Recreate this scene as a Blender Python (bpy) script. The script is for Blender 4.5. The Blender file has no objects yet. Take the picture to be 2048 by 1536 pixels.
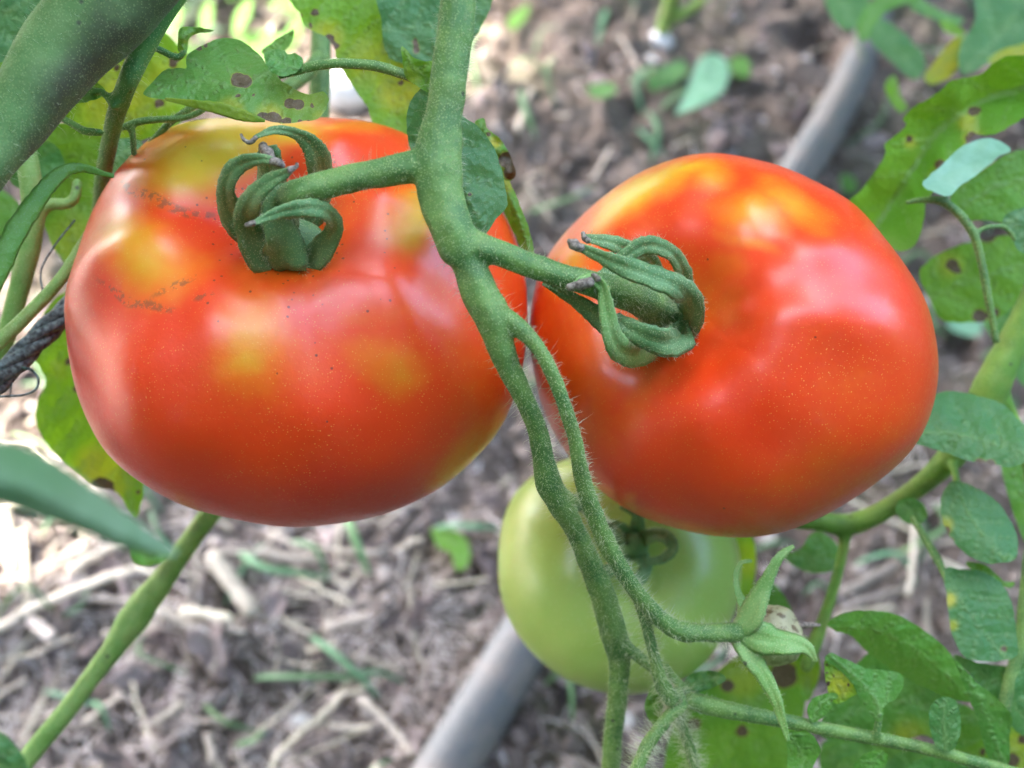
import bpy, math, random
import numpy as np
from mathutils import Vector, Matrix
from mathutils.geometry import delaunay_2d_cdt

random.seed(7)
rng = np.random.default_rng(7)
SC = bpy.context.scene
COL = SC.collection
R = math.radians

# ------------------------------------------------------------------ camera, sky, sun, exposure
CAM_H, PITCH, FPX = 0.55, 50.0, 2196.0          # FPX: focal length in photo pixels (2048 wide)
cam_d = bpy.data.cameras.new('camera')
cam = bpy.data.objects.new('camera', cam_d); COL.objects.link(cam)
cam.location = (0, 0, CAM_H); cam.rotation_euler = (R(90 - PITCH), 0, 0)
cam_d.sensor_width = 36; cam_d.lens = 36 * FPX / 2048
cam_d.clip_start = 0.005; cam_d.clip_end = 200
cam_d.dof.use_dof = True; cam_d.dof.focus_distance = 0.212; cam_d.dof.aperture_fstop = 12.0
SC.camera = cam

SUN_EL, SUN_AZ = 52.0, -52.0                     # degrees; azimuth clockwise from +Y
world = bpy.data.worlds.new('World'); SC.world = world; world.use_nodes = True
wn = world.node_tree; wn.nodes.clear()
sky = wn.nodes.new('ShaderNodeTexSky'); sky.sky_type = 'NISHITA'; sky.sun_disc = False
sky.sun_elevation = R(SUN_EL); sky.sun_rotation = R(SUN_AZ)
sky.air_density = 0.7; sky.dust_density = 4.0; sky.ozone_density = 0.6; sky.altitude = 100
bg = wn.nodes.new('ShaderNodeBackground'); bg.inputs['Strength'].default_value = 0.15
wo = wn.nodes.new('ShaderNodeOutputWorld')
wn.links.new(sky.outputs[0], bg.inputs[0]); wn.links.new(bg.outputs[0], wo.inputs[0])
sd = bpy.data.lights.new('sun', 'SUN'); sun = bpy.data.objects.new('sun', sd); COL.objects.link(sun)
sd.energy = 1.35; sd.angle = R(0.6); sd.color = (1.0, 0.94, 0.85)
SDIR = Vector((math.cos(R(SUN_EL)) * math.sin(R(SUN_AZ)), math.cos(R(SUN_EL)) * math.cos(R(SUN_AZ)), math.sin(R(SUN_EL))))
sun.rotation_euler = SDIR.to_track_quat('Z', 'Y').to_euler(); sun.location = (-2, 2, 3)
vs = SC.view_settings
vs.view_transform = 'Standard'; vs.look = 'None'; vs.exposure = 4.3; vs.gamma = 1.0; vs.use_curve_mapping = False
cy = SC.cycles
cy.use_denoising = True; cy.max_bounces = 8; cy.transparent_max_bounces = 8
cy.sample_clamp_indirect = 6.0

# ------------------------------------------------------------------ geometry helpers
CP = np.array([0, 0, CAM_H]); cp_, sp_ = math.cos(R(PITCH)), math.sin(R(PITCH))
FW = np.array([0, cp_, -sp_]); UP = np.array([0, sp_, cp_]); RT = np.array([1.0, 0, 0])
def P(px, py, d):
    return CP + d * (FW + RT * ((px - 1024) / FPX) - UP * ((py - 768) / FPX))
def proj(v):
    v = np.asarray(v) - CP
    z = v @ FW
    return 1024 + FPX * (v @ RT) / z, 768 - FPX * (v @ UP) / z, z
def G(px, py, h=0.0):
    dr = FW + RT * ((px - 1024) / FPX) - UP * ((py - 768) / FPX)
    return CP + dr * ((h - CAM_H) / dr[2])

def hash3(i, j, k, s):
    n = (i * 374761393 + j * 668265263 + k * 1274126177 + s * 974634777) & 0xFFFFFFFF
    n = ((n ^ (n >> 13)) * 1274126177) & 0xFFFFFFFF
    return ((n ^ (n >> 16)) & 0xFFFF) / 65535.0
def vnoise(p, scale, seed=0):
    q = np.asarray(p, float) * scale
    i = np.floor(q).astype(np.int64); f = q - i; f = f * f * (3 - 2 * f)
    out = 0
    for dx in (0, 1):
        for dy in (0, 1):
            for dz in (0, 1):
                w = (f[:, 0] if dx else 1 - f[:, 0]) * (f[:, 1] if dy else 1 - f[:, 1]) * (f[:, 2] if dz else 1 - f[:, 2])
                out = out + w * hash3(i[:, 0] + dx, i[:, 1] + dy, i[:, 2] + dz, seed)
    return out * 2 - 1
def fbm(p, scale, oct=4, seed=0):
    return sum(vnoise(p, scale * 2 ** k, seed + k) / 2 ** k for k in range(oct))
def smooth(a, b, x):
    t = np.clip((x - a) / (b - a), 0, 1); return t * t * (3 - 2 * t)

def make(name, verts, faces, mat, parent=None, origin=None, attrs=None, smoothed=True, link=True):
    """One mesh object; verts are world points, stored relative to origin."""
    verts = np.asarray(verts, float)
    if origin is None:
        origin = verts.mean(0) if parent is None else np.array(parent['_o'])
    me = bpy.data.meshes.new(name)
    me.from_pydata((verts - origin).tolist(), [], faces if isinstance(faces, list) else faces.tolist())
    if smoothed: me.polygons.foreach_set('use_smooth', [True] * len(me.polygons))
    for k, a in (attrs or {}).items():
        at = me.attributes.new(k, 'FLOAT', 'POINT'); at.data.foreach_set('value', np.ascontiguousarray(a, np.float32))
    me.materials.append(mat); me.update()
    o = bpy.data.objects.new(name, me)
    if link: COL.objects.link(o)
    if parent is not None:
        o.parent = parent; o.location = Vector(origin - np.array(parent['_o']))
    else:
        o.location = Vector(origin); o['_o'] = [float(x) for x in origin]
    return o
def empty(name, loc):
    o = bpy.data.objects.new(name, None); COL.objects.link(o); o.location = Vector(loc)
    o.empty_display_size = 0.01; o['_o'] = [float(x) for x in loc]
    return o
def tag(o, label=None, cat=None, group=None, kind=None):
    if label: o['label'] = label
    if cat: o['category'] = cat
    if group: o['group'] = group
    if kind: o['kind'] = kind
    return o

def catmull(pts, n, closed=False):
    pts = np.asarray(pts, float); m = len(pts); out = []
    segs = m if closed else m - 1
    for s in range(segs):
        if closed: p0, p1, p2, p3 = pts[(s - 1) % m], pts[s], pts[(s + 1) % m], pts[(s + 2) % m]
        else: p0, p1, p2, p3 = pts[max(s - 1, 0)], pts[s], pts[s + 1], pts[min(s + 2, m - 1)]
        for k in range(n):
            t = k / n
            out.append(.5 * (2 * p1 + (p2 - p0) * t + (2 * p0 - 5 * p1 + 4 * p2 - p3) * t * t + (3 * p1 - p0 - 3 * p2 + p3) * t ** 3))
    if not closed: out.append(pts[-1])
    return np.array(out)

def tube_path(pts, n=6):
    """pts: (px, py, depth, radius px) -> centre points and radii in metres."""
    c = catmull(pts, n)
    ctr = np.array([P(x, y, d) for x, y, d, r in c]); rad = c[:, 3] * c[:, 2] / FPX
    return ctr, np.maximum(rad, 1e-5)
def frames(ctr):
    T = np.gradient(ctr, axis=0); T /= np.linalg.norm(T, axis=1)[:, None] + 1e-12
    u = np.cross(T[0], [0.3, 0.2, 1]);  u /= np.linalg.norm(u); U = [u]
    for i in range(1, len(T)):
        u = U[-1] - T[i] * (U[-1] @ T[i]); u /= np.linalg.norm(u); U.append(u)
    U = np.array(U); return T, U, np.cross(T, U)
def tube_mesh(ctr, rad, ns=14, rough=0.04, ridge=0.0, seed=0):
    T, U, V = frames(ctr); n = len(ctr); a = np.linspace(0, 2 * math.pi, ns, endpoint=False)
    ca, sa = np.cos(a), np.sin(a)
    base = ctr[:, None, :] + rad[:, None, None] * (U[:, None, :] * ca[None, :, None] + V[:, None, :] * sa[None, :, None])
    flat = base.reshape(-1, 3); s = 1 + rough * fbm(flat, 0.9 / max(rad.mean(), 1e-5), 2, seed)
    if ridge: s = s * (1 + ridge * np.tile(np.cos(a * 5 + seed), n))
    flat = np.repeat(ctr, ns, 0) + (flat - np.repeat(ctr, ns, 0)) * s[:, None]
    idx = np.arange(n * ns).reshape(n, ns); A = idx[:-1]; B = idx[1:]
    F = np.stack([A, np.roll(A, -1, 1), np.roll(B, -1, 1), B], -1).reshape(-1, 4).tolist()
    e0 = ctr[0] - T[0] * rad[0] * .5; e1 = ctr[-1] + T[-1] * rad[-1] * .5
    vs_ = np.vstack([flat, e0, e1]); k = n * ns
    for j in range(ns):
        F.append([k, (j + 1) % ns, j]); F.append([k + 1, (n - 1) * ns + j, (n - 1) * ns + (j + 1) % ns])
    return vs_, F
def join(parts):
    V, F, o = [], [], 0
    for v, f in parts:
        V.append(v); F += [[i + o for i in q] for q in f]; o += len(v)
    return np.vstack(V), F

def hair_mesh(paths, per_m, lmin, lmax, r0=0.00003, lean=0.25, seed=0, ns=3, tipfade=0):
    """Fine plant hairs standing on tube paths: (ctr, rad)."""
    g = np.random.default_rng(seed); V, F = [], []; o = 0
    for ctr, rad in paths:
        T, U, W = frames(ctr); seg = np.linalg.norm(np.diff(ctr, axis=0), axis=1); L = seg.sum()
        area = (seg * 2 * math.pi * .5 * (rad[1:] + rad[:-1])); cnt = int(per_m * area.sum())
        if cnt <= 0: continue
        ii = g.choice(len(seg), cnt, p=area / area.sum()); ff = g.random(cnt)
        a = g.random(cnt) * 2 * math.pi
        n = U[ii] * np.cos(a)[:, None] + W[ii] * np.sin(a)[:, None]
        c = ctr[ii] * (1 - ff)[:, None] + ctr[ii + 1] * ff[:, None]; rr = rad[ii] * (1 - ff) + rad[ii + 1] * ff
        p0 = c + n * (rr * .94)[:, None]
        d = n + T[ii] * g.normal(0, lean, cnt)[:, None] + g.normal(0, .22, (cnt, 3)); d /= np.linalg.norm(d, axis=1)[:, None]
        ln = lmin + (lmax - lmin) * g.random(cnt) ** 2
        bend = g.normal(0, .22, (cnt, 3)) * ln[:, None]
        p1 = p0 + d * (ln * .55)[:, None]; p2 = p0 + d * ln[:, None] + bend
        s1 = np.cross(d, [0.1, 0.2, 1.0]); s1 /= np.linalg.norm(s1, axis=1)[:, None] + 1e-9; s2 = np.cross(d, s1)
        ring = []
        for p, k in ((p0, 1.0), (p1, .7)):
            for j in range(3):
                t = j * 2 * math.pi / 3
                ring.append(p + (s1 * math.cos(t) + s2 * math.sin(t)) * r0 * k)
        allv = np.stack(ring + [p2], 1).reshape(-1, 3); V.append(allv)
        b = o + np.arange(cnt)[:, None] * 7
        for q in ([0, 1, 4, 3], [1, 2, 5, 4], [2, 0, 3, 5]): F += (b + np.array(q)).tolist()
        for q in ([3, 4, 6], [4, 5, 6], [5, 3, 6]): F += (b + np.array(q)).tolist()
        o += cnt * 7
    return (np.vstack(V), F) if V else (None, None)

def fuse(name, vf, mat, voxel, parent=None, label=None, tint=None):
    """Weld overlapping branches into one smooth skin."""
    v, f = vf; tmp = make(name, v, f, mat, None, origin=np.zeros(3))
    m = tmp.modifiers.new('r', 'REMESH'); m.mode = 'VOXEL'; m.voxel_size = voxel
    s = tmp.modifiers.new('s', 'SMOOTH'); s.factor = .5; s.iterations = 6
    dg = bpy.context.evaluated_depsgraph_get(); me = bpy.data.meshes.new_from_object(tmp.evaluated_get(dg))
    vv = np.empty(len(me.vertices) * 3); me.vertices.foreach_get('co', vv); vv = vv.reshape(-1, 3)
    ff = [list(p.vertices) for p in me.polygons]
    bpy.data.objects.remove(tmp)
    at = None
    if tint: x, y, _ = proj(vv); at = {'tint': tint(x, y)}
    return make(name, vv, ff, mat, parent, attrs=at)

# ------------------------------------------------------------------ materials
class M:
    def __init__(s, name):
        s.m = bpy.data.materials.new(name); s.m.use_nodes = True; s.t = s.m.node_tree; s.t.nodes.clear()
        s.b = s.n('ShaderNodeBsdfPrincipled'); s.o = s.n('ShaderNodeOutputMaterial'); s.l(s.b.outputs[0], s.o.inputs[0])
        s.tc = s.n('ShaderNodeTexCoord').outputs['Object']
    def n(s, t, **k):
        x = s.t.nodes.new(t)
        for a, b in k.items(): setattr(x, a, b)
        return x
    def l(s, a, b): s.t.links.new(a, b)
    def set(s, **k):
        for a, b in k.items():
            i = s.b.inputs[a.replace('_', ' ')]
            if hasattr(b, 'node'): s.l(b, i)
            else: i.default_value = b
    def inp(s, sock, v):
        if hasattr(v, 'node'): s.l(v, sock)
        else: sock.default_value = v
    def noise(s, scale, detail=4, rough=.55, dist=0, co=None):
        x = s.n('ShaderNodeTexNoise'); s.l(co or s.tc, x.inputs['Vector'])
        x.inputs['Scale'].default_value = scale; x.inputs['Detail'].default_value = detail
        x.inputs['Roughness'].default_value = rough; x.inputs['Distortion'].default_value = dist
        return x.outputs['Fac']
    def voro(s, scale, rnd=1.0, out='Distance', co=None):
        x = s.n('ShaderNodeTexVoronoi'); s.l(co or s.tc, x.inputs['Vector']); x.inputs['Scale'].default_value = scale
        x.inputs['Randomness'].default_value = rnd; return x.outputs[out]
    def attr(s, name): return s.n('ShaderNodeAttribute', attribute_name=name).outputs['Fac']
    def math(s, op, a, b=0.0, clamp=False):
        x = s.n('ShaderNodeMath', operation=op, use_clamp=clamp); s.inp(x.inputs[0], a); s.inp(x.inputs[1], b); return x.outputs[0]
    def rng(s, v, a, b, c=0.0, d=1.0):
        x = s.n('ShaderNodeMapRange', interpolation_type='SMOOTHSTEP'); s.inp(x.inputs[0], v)
        for i, q in enumerate((a, b, c, d)): s.inp(x.inputs[i + 1], q)
        return x.outputs[0]
    def mix(s, f, a, b, blend='MIX'):
        x = s.n('ShaderNodeMix', data_type='RGBA', blend_type=blend); s.inp(x.inputs[0], f)
        for i, c in ((6, a), (7, b)): s.inp(x.inputs[i], c if hasattr(c, 'node') else (*c, 1))
        return x.outputs[2]
    def ramp(s, f, stops):
        x = s.n('ShaderNodeValToRGB'); s.l(f, x.inputs[0]); e = x.color_ramp.elements
        while len(e) < len(stops): e.new(.5)
        for el, (p, c) in zip(e, stops): el.position = p; el.color = (*c, 1)
        return x.outputs[0]
    def bump(s, h, dist, strength=1.0):
        x = s.n('ShaderNodeBump'); s.l(h, x.inputs['Height']); x.inputs['Distance'].default_value = dist; x.inputs['Strength'].default_value = strength
        s.l(x.outputs[0], s.b.inputs['Normal']); return x.outputs[0]

def mat_tomato():
    m = M('tomato_skin'); ripe = m.attr('ripe'); scar = m.attr('scar')
    n1 = m.noise(70, 3); n2 = m.noise(380, 2)
    f = m.math('ADD', ripe, m.math('MULTIPLY', m.math('SUBTRACT', n1, .5), .22))
    f = m.math('ADD', f, m.math('MULTIPLY', m.math('SUBTRACT', n2, .5), .10), clamp=True)
    c = m.ramp(f, [(0, (.80, .028, .003)), (.22, (.82, .058, .004)), (.45, (.84, .155, .005)), (.68, (.76, .33, .012)), (.86, (.74, .47, .02)), (1, (.48, .50, .05))])
    # pale yellow lenticel specks of two sizes
    for sc, th, am in ((1000, .11, .46), (1700, .15, .42)):
        d = m.voro(sc); vis = m.voro(sc, out='Color')
        sp = m.rng(d, th, th + .06, 1, 0); keep = m.math('GREATER_THAN', vis, .42)
        dens = m.rng(m.noise(38, 2), .32, .6, .25, 1.0)
        c = m.mix(m.math('MULTIPLY', m.math('MULTIPLY', sp, keep), m.math('MULTIPLY', dens, am)), c, (.86, .46, .10))
    # dark flecks gathered near the stalk
    d = m.voro(560); vis = m.voro(560, out='Color')
    fl = m.math('MULTIPLY', m.rng(m.math('ADD', d, m.math('MULTIPLY', m.noise(1500, 2), .12)), .15, .25, 1, 0), m.math('GREATER_THAN', m.math('ADD', vis, m.math('MULTIPLY', scar, .75)), .96))
    c = m.mix(m.math('MULTIPLY', fl, .8), c, (.09, .02, .012))
    cr = m.math('MULTIPLY', m.rng(m.noise(500, 4, .7), .46, .54), m.rng(m.attr('crust'), .25, .7))
    c = m.mix(m.math('MULTIPLY', cr, .6), c, (.17, .065, .03))
    m.set(Base_Color=c, Roughness=m.rng(m.noise(900, 2), .3, .7, .38, .46), IOR=1.45)
    m.set(Subsurface_Weight=.12, Subsurface_Scale=.003, Coat_Weight=.60, Coat_Roughness=.26)
    m.b.inputs['Subsurface Radius'].default_value = (1.0, .25, .12)
    h = m.math('ADD', m.math('MULTIPLY', m.voro(620), .35), m.math('ADD', m.noise(1400, 2), m.math('MULTIPLY', m.noise(160, 2), 3.0)))
    m.bump(h, .00008, .35)
    return m.m
def mat_green_tomato():
    m = M('green_tomato_skin'); n1 = m.noise(40, 3)
    c = m.mix(m.math('ADD', m.attr('ripe'), m.math('MULTIPLY', m.math('SUBTRACT', n1, .5), .4), clamp=True), (.30, .47, .075), (.50, .62, .17))
    c = m.mix(m.math('MULTIPLY', m.rng(m.voro(800), .12, .2, 1, 0), .3), c, (.7, .75, .4))
    m.set(Base_Color=c, Roughness=.34, Subsurface_Weight=.15, Subsurface_Scale=.004, Coat_Weight=.2, Coat_Roughness=.2)
    m.bump(m.noise(300, 3), .0001, .4)
    return m.m
def mat_stem(name, base, light, dark, spots=.6, purple=.35, ps=60):
    m = M(name); n = m.noise(140, 4)
    c = m.mix(m.rng(n, .35, .65), base, light)
    c = m.mix(m.math('MULTIPLY', m.rng(m.noise(ps, 3, .6), .52, .72), purple), c, dark)
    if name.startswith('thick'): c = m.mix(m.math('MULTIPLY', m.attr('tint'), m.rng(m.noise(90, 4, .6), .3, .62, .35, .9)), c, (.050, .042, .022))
    # glandular dots
    sp = m.rng(m.voro(2300), .22, .34, 1, 0); c = m.mix(m.math('MULTIPLY', sp, spots), c, (.50, .60, .24))
    d = m.voro(330); vis = m.voro(330, out='Color')
    c = m.mix(m.math('MULTIPLY', m.rng(d, .12, .22, .8, 0), m.math('GREATER_THAN', vis, .8)), c, (.035, .03, .02))
    m.set(Base_Color=c, Roughness=.8 if name.startswith('thick') else .6, Sheen_Weight=.10, Sheen_Roughness=.4, Subsurface_Weight=.1, Subsurface_Scale=.002)
    m.b.inputs['Sheen Tint'].default_value = (.8, 1, .55, 1)
    m.bump(m.math('ADD', m.math('MULTIPLY', sp, .6), m.math('ADD', m.noise(900, 3), m.math('MULTIPLY', m.noise(250, 2), 2))), .00022, .8)
    return m.m
def mat_hair():
    m = M('plant_hair'); m.set(Base_Color=(.62, .66, .42, 1), Roughness=.5)
    tr = m.n('ShaderNodeBsdfTranslucent'); tr.inputs[0].default_value = (.7, .75, .5, 1)
    mx = m.n('ShaderNodeMixShader'); mx.inputs[0].default_value = .35
    m.l(m.b.outputs[0], mx.inputs[1]); m.l(tr.outputs[0], mx.inputs[2]); m.l(mx.outputs[0], m.o.inputs[0])
    return m.m
def mat_leaf():
    m = M('tomato_leaf_blade'); tone = m.attr('tone'); yel = m.attr('yel'); spot = m.attr('spot'); vein = m.attr('vein')
    c = m.ramp(tone, [(0, (.032, .145, .050)), (.35, (.060, .235, .040)), (.65, (.088, .295, .018)), (1, (.165, .41, .008))])
    n = m.noise(90, 4); c = m.mix(m.rng(n, .3, .7, 0, .35), c, m.mix(.5, c, (.22, .36, .10)))
    c = m.mix(m.math('MULTIPLY', yel, m.rng(m.noise(120, 3), .2, .6, .5, 1)), c, (.50, .46, .03))
    c = m.mix(m.math('MULTIPLY', vein, .75), c, m.mix(.55, c, (.34, .50, .18)))
    edge = m.math('ADD', spot, m.math('MULTIPLY', m.math('SUBTRACT', m.noise(500, 3), .5), .5))
    c = m.mix(m.rng(edge, .32, .5, 0, .55), c, (.38, .36, .04))
    c = m.mix(m.rng(edge, .48, .58, 0, .93), c, m.mix(m.noise(900, 3), (.035, .022, .014), (.22, .15, .10)))
    c = m.mix(m.rng(m.voro(2600), .2, .35, .22, 0), c, (.42, .5, .28))
    m.set(Base_Color=c, Roughness=.5, Sheen_Weight=.06, Sheen_Roughness=.4, Specular_IOR_Level=.4)
    m.b.inputs['Sheen Tint'].default_value = (.8, 1, .8, 1)
    nb = m.bump(m.math('ADD', m.math('MULTIPLY', vein, -1.6), m.math('ADD', m.noise(420, 4), m.math('MULTIPLY', m.voro(650), .8))), .0004, .8)
    tr = m.n('ShaderNodeBsdfTranslucent')
    tc = m.mix(m.math('MULTIPLY', vein, .5), m.mix(.5, c, (.30, .55, .01)), (.08, .2, .01)); tc = m.mix(m.rng(edge, .45, .6), tc, (.06, .03, .01))
    m.l(tc, tr.inputs[0]); m.l(nb, tr.inputs['Normal'])
    mx = m.n('ShaderNodeMixShader'); m.l(m.rng(tone, 0, 1, .22, .5), mx.inputs[0])
    m.l(m.b.outputs[0], mx.inputs[1]); m.l(tr.outputs[0], mx.inputs[2]); m.l(mx.outputs[0], m.o.inputs[0])
    return m.m
def mat_simple(name, c1, c2, scale, rough=.85, bd=.0005, rnd=0.0, c3=None, bs=.8):
    m = M(name); c = m.mix(m.rng(m.noise(scale, 5, .65), .3, .7), c1, c2)
    if rnd:
        oi = m.n('ShaderNodeObjectInfo').outputs['Random']
        c = m.mix(m.math('MULTIPLY', oi, rnd), c, c3)
        hs = m.n('ShaderNodeHueSaturation'); m.l(c, hs.inputs['Color']); m.l(m.rng(m.math('FRACT', m.math('MULTIPLY', oi, 17.3)), 0, 1, .55, 1.3), hs.inputs['Value']); c = hs.outputs[0]
    m.set(Base_Color=c, Roughness=rough); m.bump(m.noise(scale * 2.5, 5, .65), bd, bs)
    return m.m
def mat_ground():
    m = M('dry_mulched_soil')
    c = m.ramp(m.noise(18, 8, .7), [(.25, (.035, .024, .017)), (.42, (.09, .064, .048)), (.58, (.21, .158, .125)), (.8, (.42, .335, .27))])
    c = m.mix(m.math('MULTIPLY', m.rng(m.noise(6, 4), .5, .62), .25), c, (.10, .14, .06))
    c = m.mix(m.math('MULTIPLY', m.rng(m.voro(260), .1, .3, .5, 0), 1.0), c, (.45, .41, .38))
    m.set(Base_Color=c, Roughness=.95); m.bump(m.math('ADD', m.noise(120, 6, .7), m.math('MULTIPLY', m.voro(180), .6)), .004, .9)
    return m.m
def mat_crumb():
    m = M('soil_crumb'); v = m.attr('shade')
    c = m.ramp(v, [(0, (.032, .023, .017)), (.4, (.135, .10, .080)), (.75, (.32, .25, .205)), (1, (.68, .58, .51))])
    c = m.mix(.4, c, m.mix(m.noise(150, 5), (.09, .068, .058), (.34, .275, .24)))
    m.set(Base_Color=c, Roughness=.9); m.bump(m.noise(700, 4), .0006, .8); return m.m

TOM = mat_tomato(); GTOM = mat_green_tomato(); HAIR = mat_hair(); LEAF = mat_leaf()
STEM = mat_stem('fruit_stalk_skin', (.072, .18, .040), (.155, .285, .060), (.06, .09, .035))
STEMD = mat_stem('thick_stem_skin', (.075, .165, .035), (.12, .22, .06), (.05, .05, .03), .25, .35, 38)
STEML = mat_stem('light_stem_skin', (.17, .33, .06), (.26, .42, .10), (.16, .09, .04), .3, .35, 60)
SEPAL = mat_stem('sepal_skin', (.085, .205, .06), (.15, .29, .10), (.05, .07, .03), .45, .25, 90)
SEPALY = mat_stem('pale_sepal_skin', (.17, .35, .08), (.24, .42, .13), (.07, .10, .04), .5, .2, 90)
DRY = mat_simple('dried_tip', (.07, .05, .035), (.42, .35, .27), 1500, .8, .0003)
CREAM = M('withered_skin')
_c = CREAM.mix(CREAM.rng(CREAM.noise(420, 5, .7), .5, .58), (.42, .37, .20), (.12, .06, .03)); _c = CREAM.mix(CREAM.rng(CREAM.noise(60, 2), .3, .7, 0, .6), _c, (.45, .5, .18))
CREAM.set(Base_Color=_c, Roughness=.5); CREAM.bump(CREAM.noise(500, 4), .0004, .6); CREAM = CREAM.m
PIPE = M('grey_plastic_pipe')
_c = PIPE.mix(PIPE.rng(PIPE.noise(45, 5, .7), .42, .62), (.13, .13, .13), (.19, .165, .15)); _c = PIPE.mix(PIPE.rng(PIPE.noise(400, 3), .55, .7, 0, .5), _c, (.3, .27, .25))
PIPE.set(Base_Color=_c, Roughness=.6); PIPE.bump(PIPE.noise(300, 4), .0005, .5); PIPE = PIPE.m
WIRE = M('weathered_cord')
_c = WIRE.mix(WIRE.rng(WIRE.noise(900, 4), .35, .65), (.035, .04, .04), (.17, .22, .21)); WIRE.set(Base_Color=_c, Roughness=.7); WIRE.bump(WIRE.noise(1500, 3), .0002, .8); WIRE = WIRE.m
PALE = mat_simple('pale_sheen_leaf', (.13, .29, .17), (.22, .40, .26), 70, .5, .0003); SOFT = mat_simple('soft_leaf', (.075, .17, .055), (.15, .235, .12), 40, .5, .0002)  # pale leaf colour takes in the sky sheen of glossy leaf faces
GROUND = mat_ground(); CRUMB = mat_crumb()
STRAW = mat_simple('dry_straw', (.50, .43, .30), (.74, .66, .50), 260, .6, .0004, .75, (.42, .33, .30))
CHAFF = mat_simple('chaff', (.22, .16, .14), (.74, .64, .58), 45, .7, .0004)
FLAKE = mat_simple('dead_leaf_litter', (.38, .29, .27), (.58, .47, .44), 160, .85, .0008, .8, (.15, .10, .085))
CHIP = mat_simple('pale_wood_chip', (.50, .46, .43), (.68, .63, .60), 180, .8, .0006, .6, (.36, .30, .30))
BLADE = mat_simple('grass_blade', (.06, .17, .09), (.14, .30, .16), 120, .6, .0003, .6, (.22, .33, .10))
PALE_LUMP = mat_simple('pale_lump_face', (.60, .57, .53), (.80, .77, .73), 60, .85, .001)  # also whitens the lump that stands in for sunlit soil

# ------------------------------------------------------------------ ground
HOLE = G(1632, 80)
def gh(x, y):
    p = np.stack([x, y, np.zeros_like(x)], 1)
    near = np.exp(-((x / 1.6) ** 2 + ((y - .6) / 1.6) ** 2))
    h = .008 * fbm(p, 9, 2, 3) + near * (.009 * fbm(p, 40, 3, 9) + .0045 * np.abs(fbm(p, 110, 2, 5)))
    h -= .06 * np.exp(-(((x - HOLE[0]) / .016) ** 2 + ((y - HOLE[1]) / .022) ** 2))
    return h
def gh1(x, y): return float(gh(np.array([x]), np.array([y]))[0])
def axis(lo, hi, step, far):
    c = list(np.arange(lo, hi + 1e-9, step)); s = step; a = hi
    up = []
    while a < far: s *= 1.35; a += s; up.append(a)
    dn = []; s = step; a = lo
    while a > -far: s *= 1.35; a -= s; dn.append(a)
    return np.array(dn[::-1] + c + up)
gx, gy = axis(-.62, .62, .0042, 60), axis(.12, 1.25, .0042, 60)
X, Y = np.meshgrid(gx, gy); xf, yf = X.ravel(), Y.ravel()
gv = np.stack([xf, yf, gh(xf, yf)], 1); nx, ny = len(gx), len(gy); idx = np.arange(nx * ny).reshape(ny, nx)
gf = np.stack([idx[:-1, :-1], idx[:-1, 1:], idx[1:, 1:], idx[1:, :-1]], -1).reshape(-1, 4)
tag(make('ground', gv, gf, GROUND, origin=np.zeros(3)), 'grey brown dry soil under the tomato plants', kind='structure')

# silhouettes of the three fruits in photo pixels (centre, outline)
SIL1 = ((590, 640), [(540, 232), (400, 240), (330, 262), (250, 320), (200, 400), (160, 480), (135, 560), (130, 640), (137, 720), (165, 810), (200, 890), (260, 950), (330, 1000), (420, 1030), (520, 1048), (620, 1054), (700, 1045), (800, 1020), (880, 980), (950, 920), (1000, 860), (1035, 780), (1050, 700), (1055, 620), (1050, 540), (1030, 470), (990, 395), (910, 325), (850, 285), (810, 262), (760, 248), (700, 238), (620, 232)])
SIL2 = ((1467, 690), [(1420, 307), (1480, 310), (1560, 330), (1640, 370), (1700, 405), (1760, 465), (1820, 540), (1855, 600), (1875, 680), (1877, 760), (1862, 830), (1840, 880), (1800, 930), (1750, 970), (1680, 1015), (1620, 1045), (1540, 1070), (1460, 1075), (1400, 1068), (1330, 1050), (1270, 1030), (1200, 980), (1150, 930), (1110, 870), (1080, 800), (1062, 720), (1060, 640), (1067, 580), (1085, 530), (1130, 460), (1200, 400), (1270, 350), (1340, 320)])
SIL3 = ((1240, 1150), [(995, 1130), (998, 1070), (1020, 1000), (1060, 955), (1110, 925), (1200, 905), (1300, 915), (1390, 960), (1450, 1030), (1478, 1100), (1480, 1180), (1455, 1260), (1400, 1335), (1330, 1375), (1250, 1390), (1170, 1375), (1110, 1345), (1050, 1290), (1010, 1220)])

def covered(px, py, grow=.93):
    for (cx, cy), pts in (SIL1, SIL2, SIL3):
        a = np.array([math.atan2(q[1] - cy, q[0] - cx) for q in pts]); r = np.array([math.hypot(q[1] - cy, q[0] - cx) for q in pts])
        o = np.argsort(a)
        if math.hypot(px - cx, py - cy) < grow * np.interp(math.atan2(py - cy, px - cx), a[o], r[o], period=2 * math.pi): return True
    return False

# crumbs of soil: many small irregular lumps, one mass
def lump(n=0, seed=0):
    g = np.random.default_rng(seed); v = []; rows, cols = 4, 6
    v.append((0, 0, 1))
    for i in range(1, rows):
        t = math.pi * i / rows
        for j in range(cols):
            a = 2 * math.pi * (j + .5 * (i % 2)) / cols; v.append((math.sin(t) * math.cos(a), math.sin(t) * math.sin(a), math.cos(t)))
    v.append((0, 0, -1)); v = np.array(v) * (1 + g.normal(0, .17, (len(v), 1))); f = []
    for j in range(cols): f.append([0, 1 + j, 1 + (j + 1) % cols])
    for i in range(rows - 2):
        for j in range(cols):
            a = 1 + i * cols + j; b = 1 + i * cols + (j + 1) % cols; f.append([a, a + cols, b + cols, b])
    k = 1 + (rows - 2) * cols
    for j in range(cols): f.append([len(v) - 1, k + (j + 1) % cols, k + j])
    return v, f
LV, LF, LS, off = [], [], [], 0
lumps = [lump(seed=s) for s in range(8)]
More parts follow.
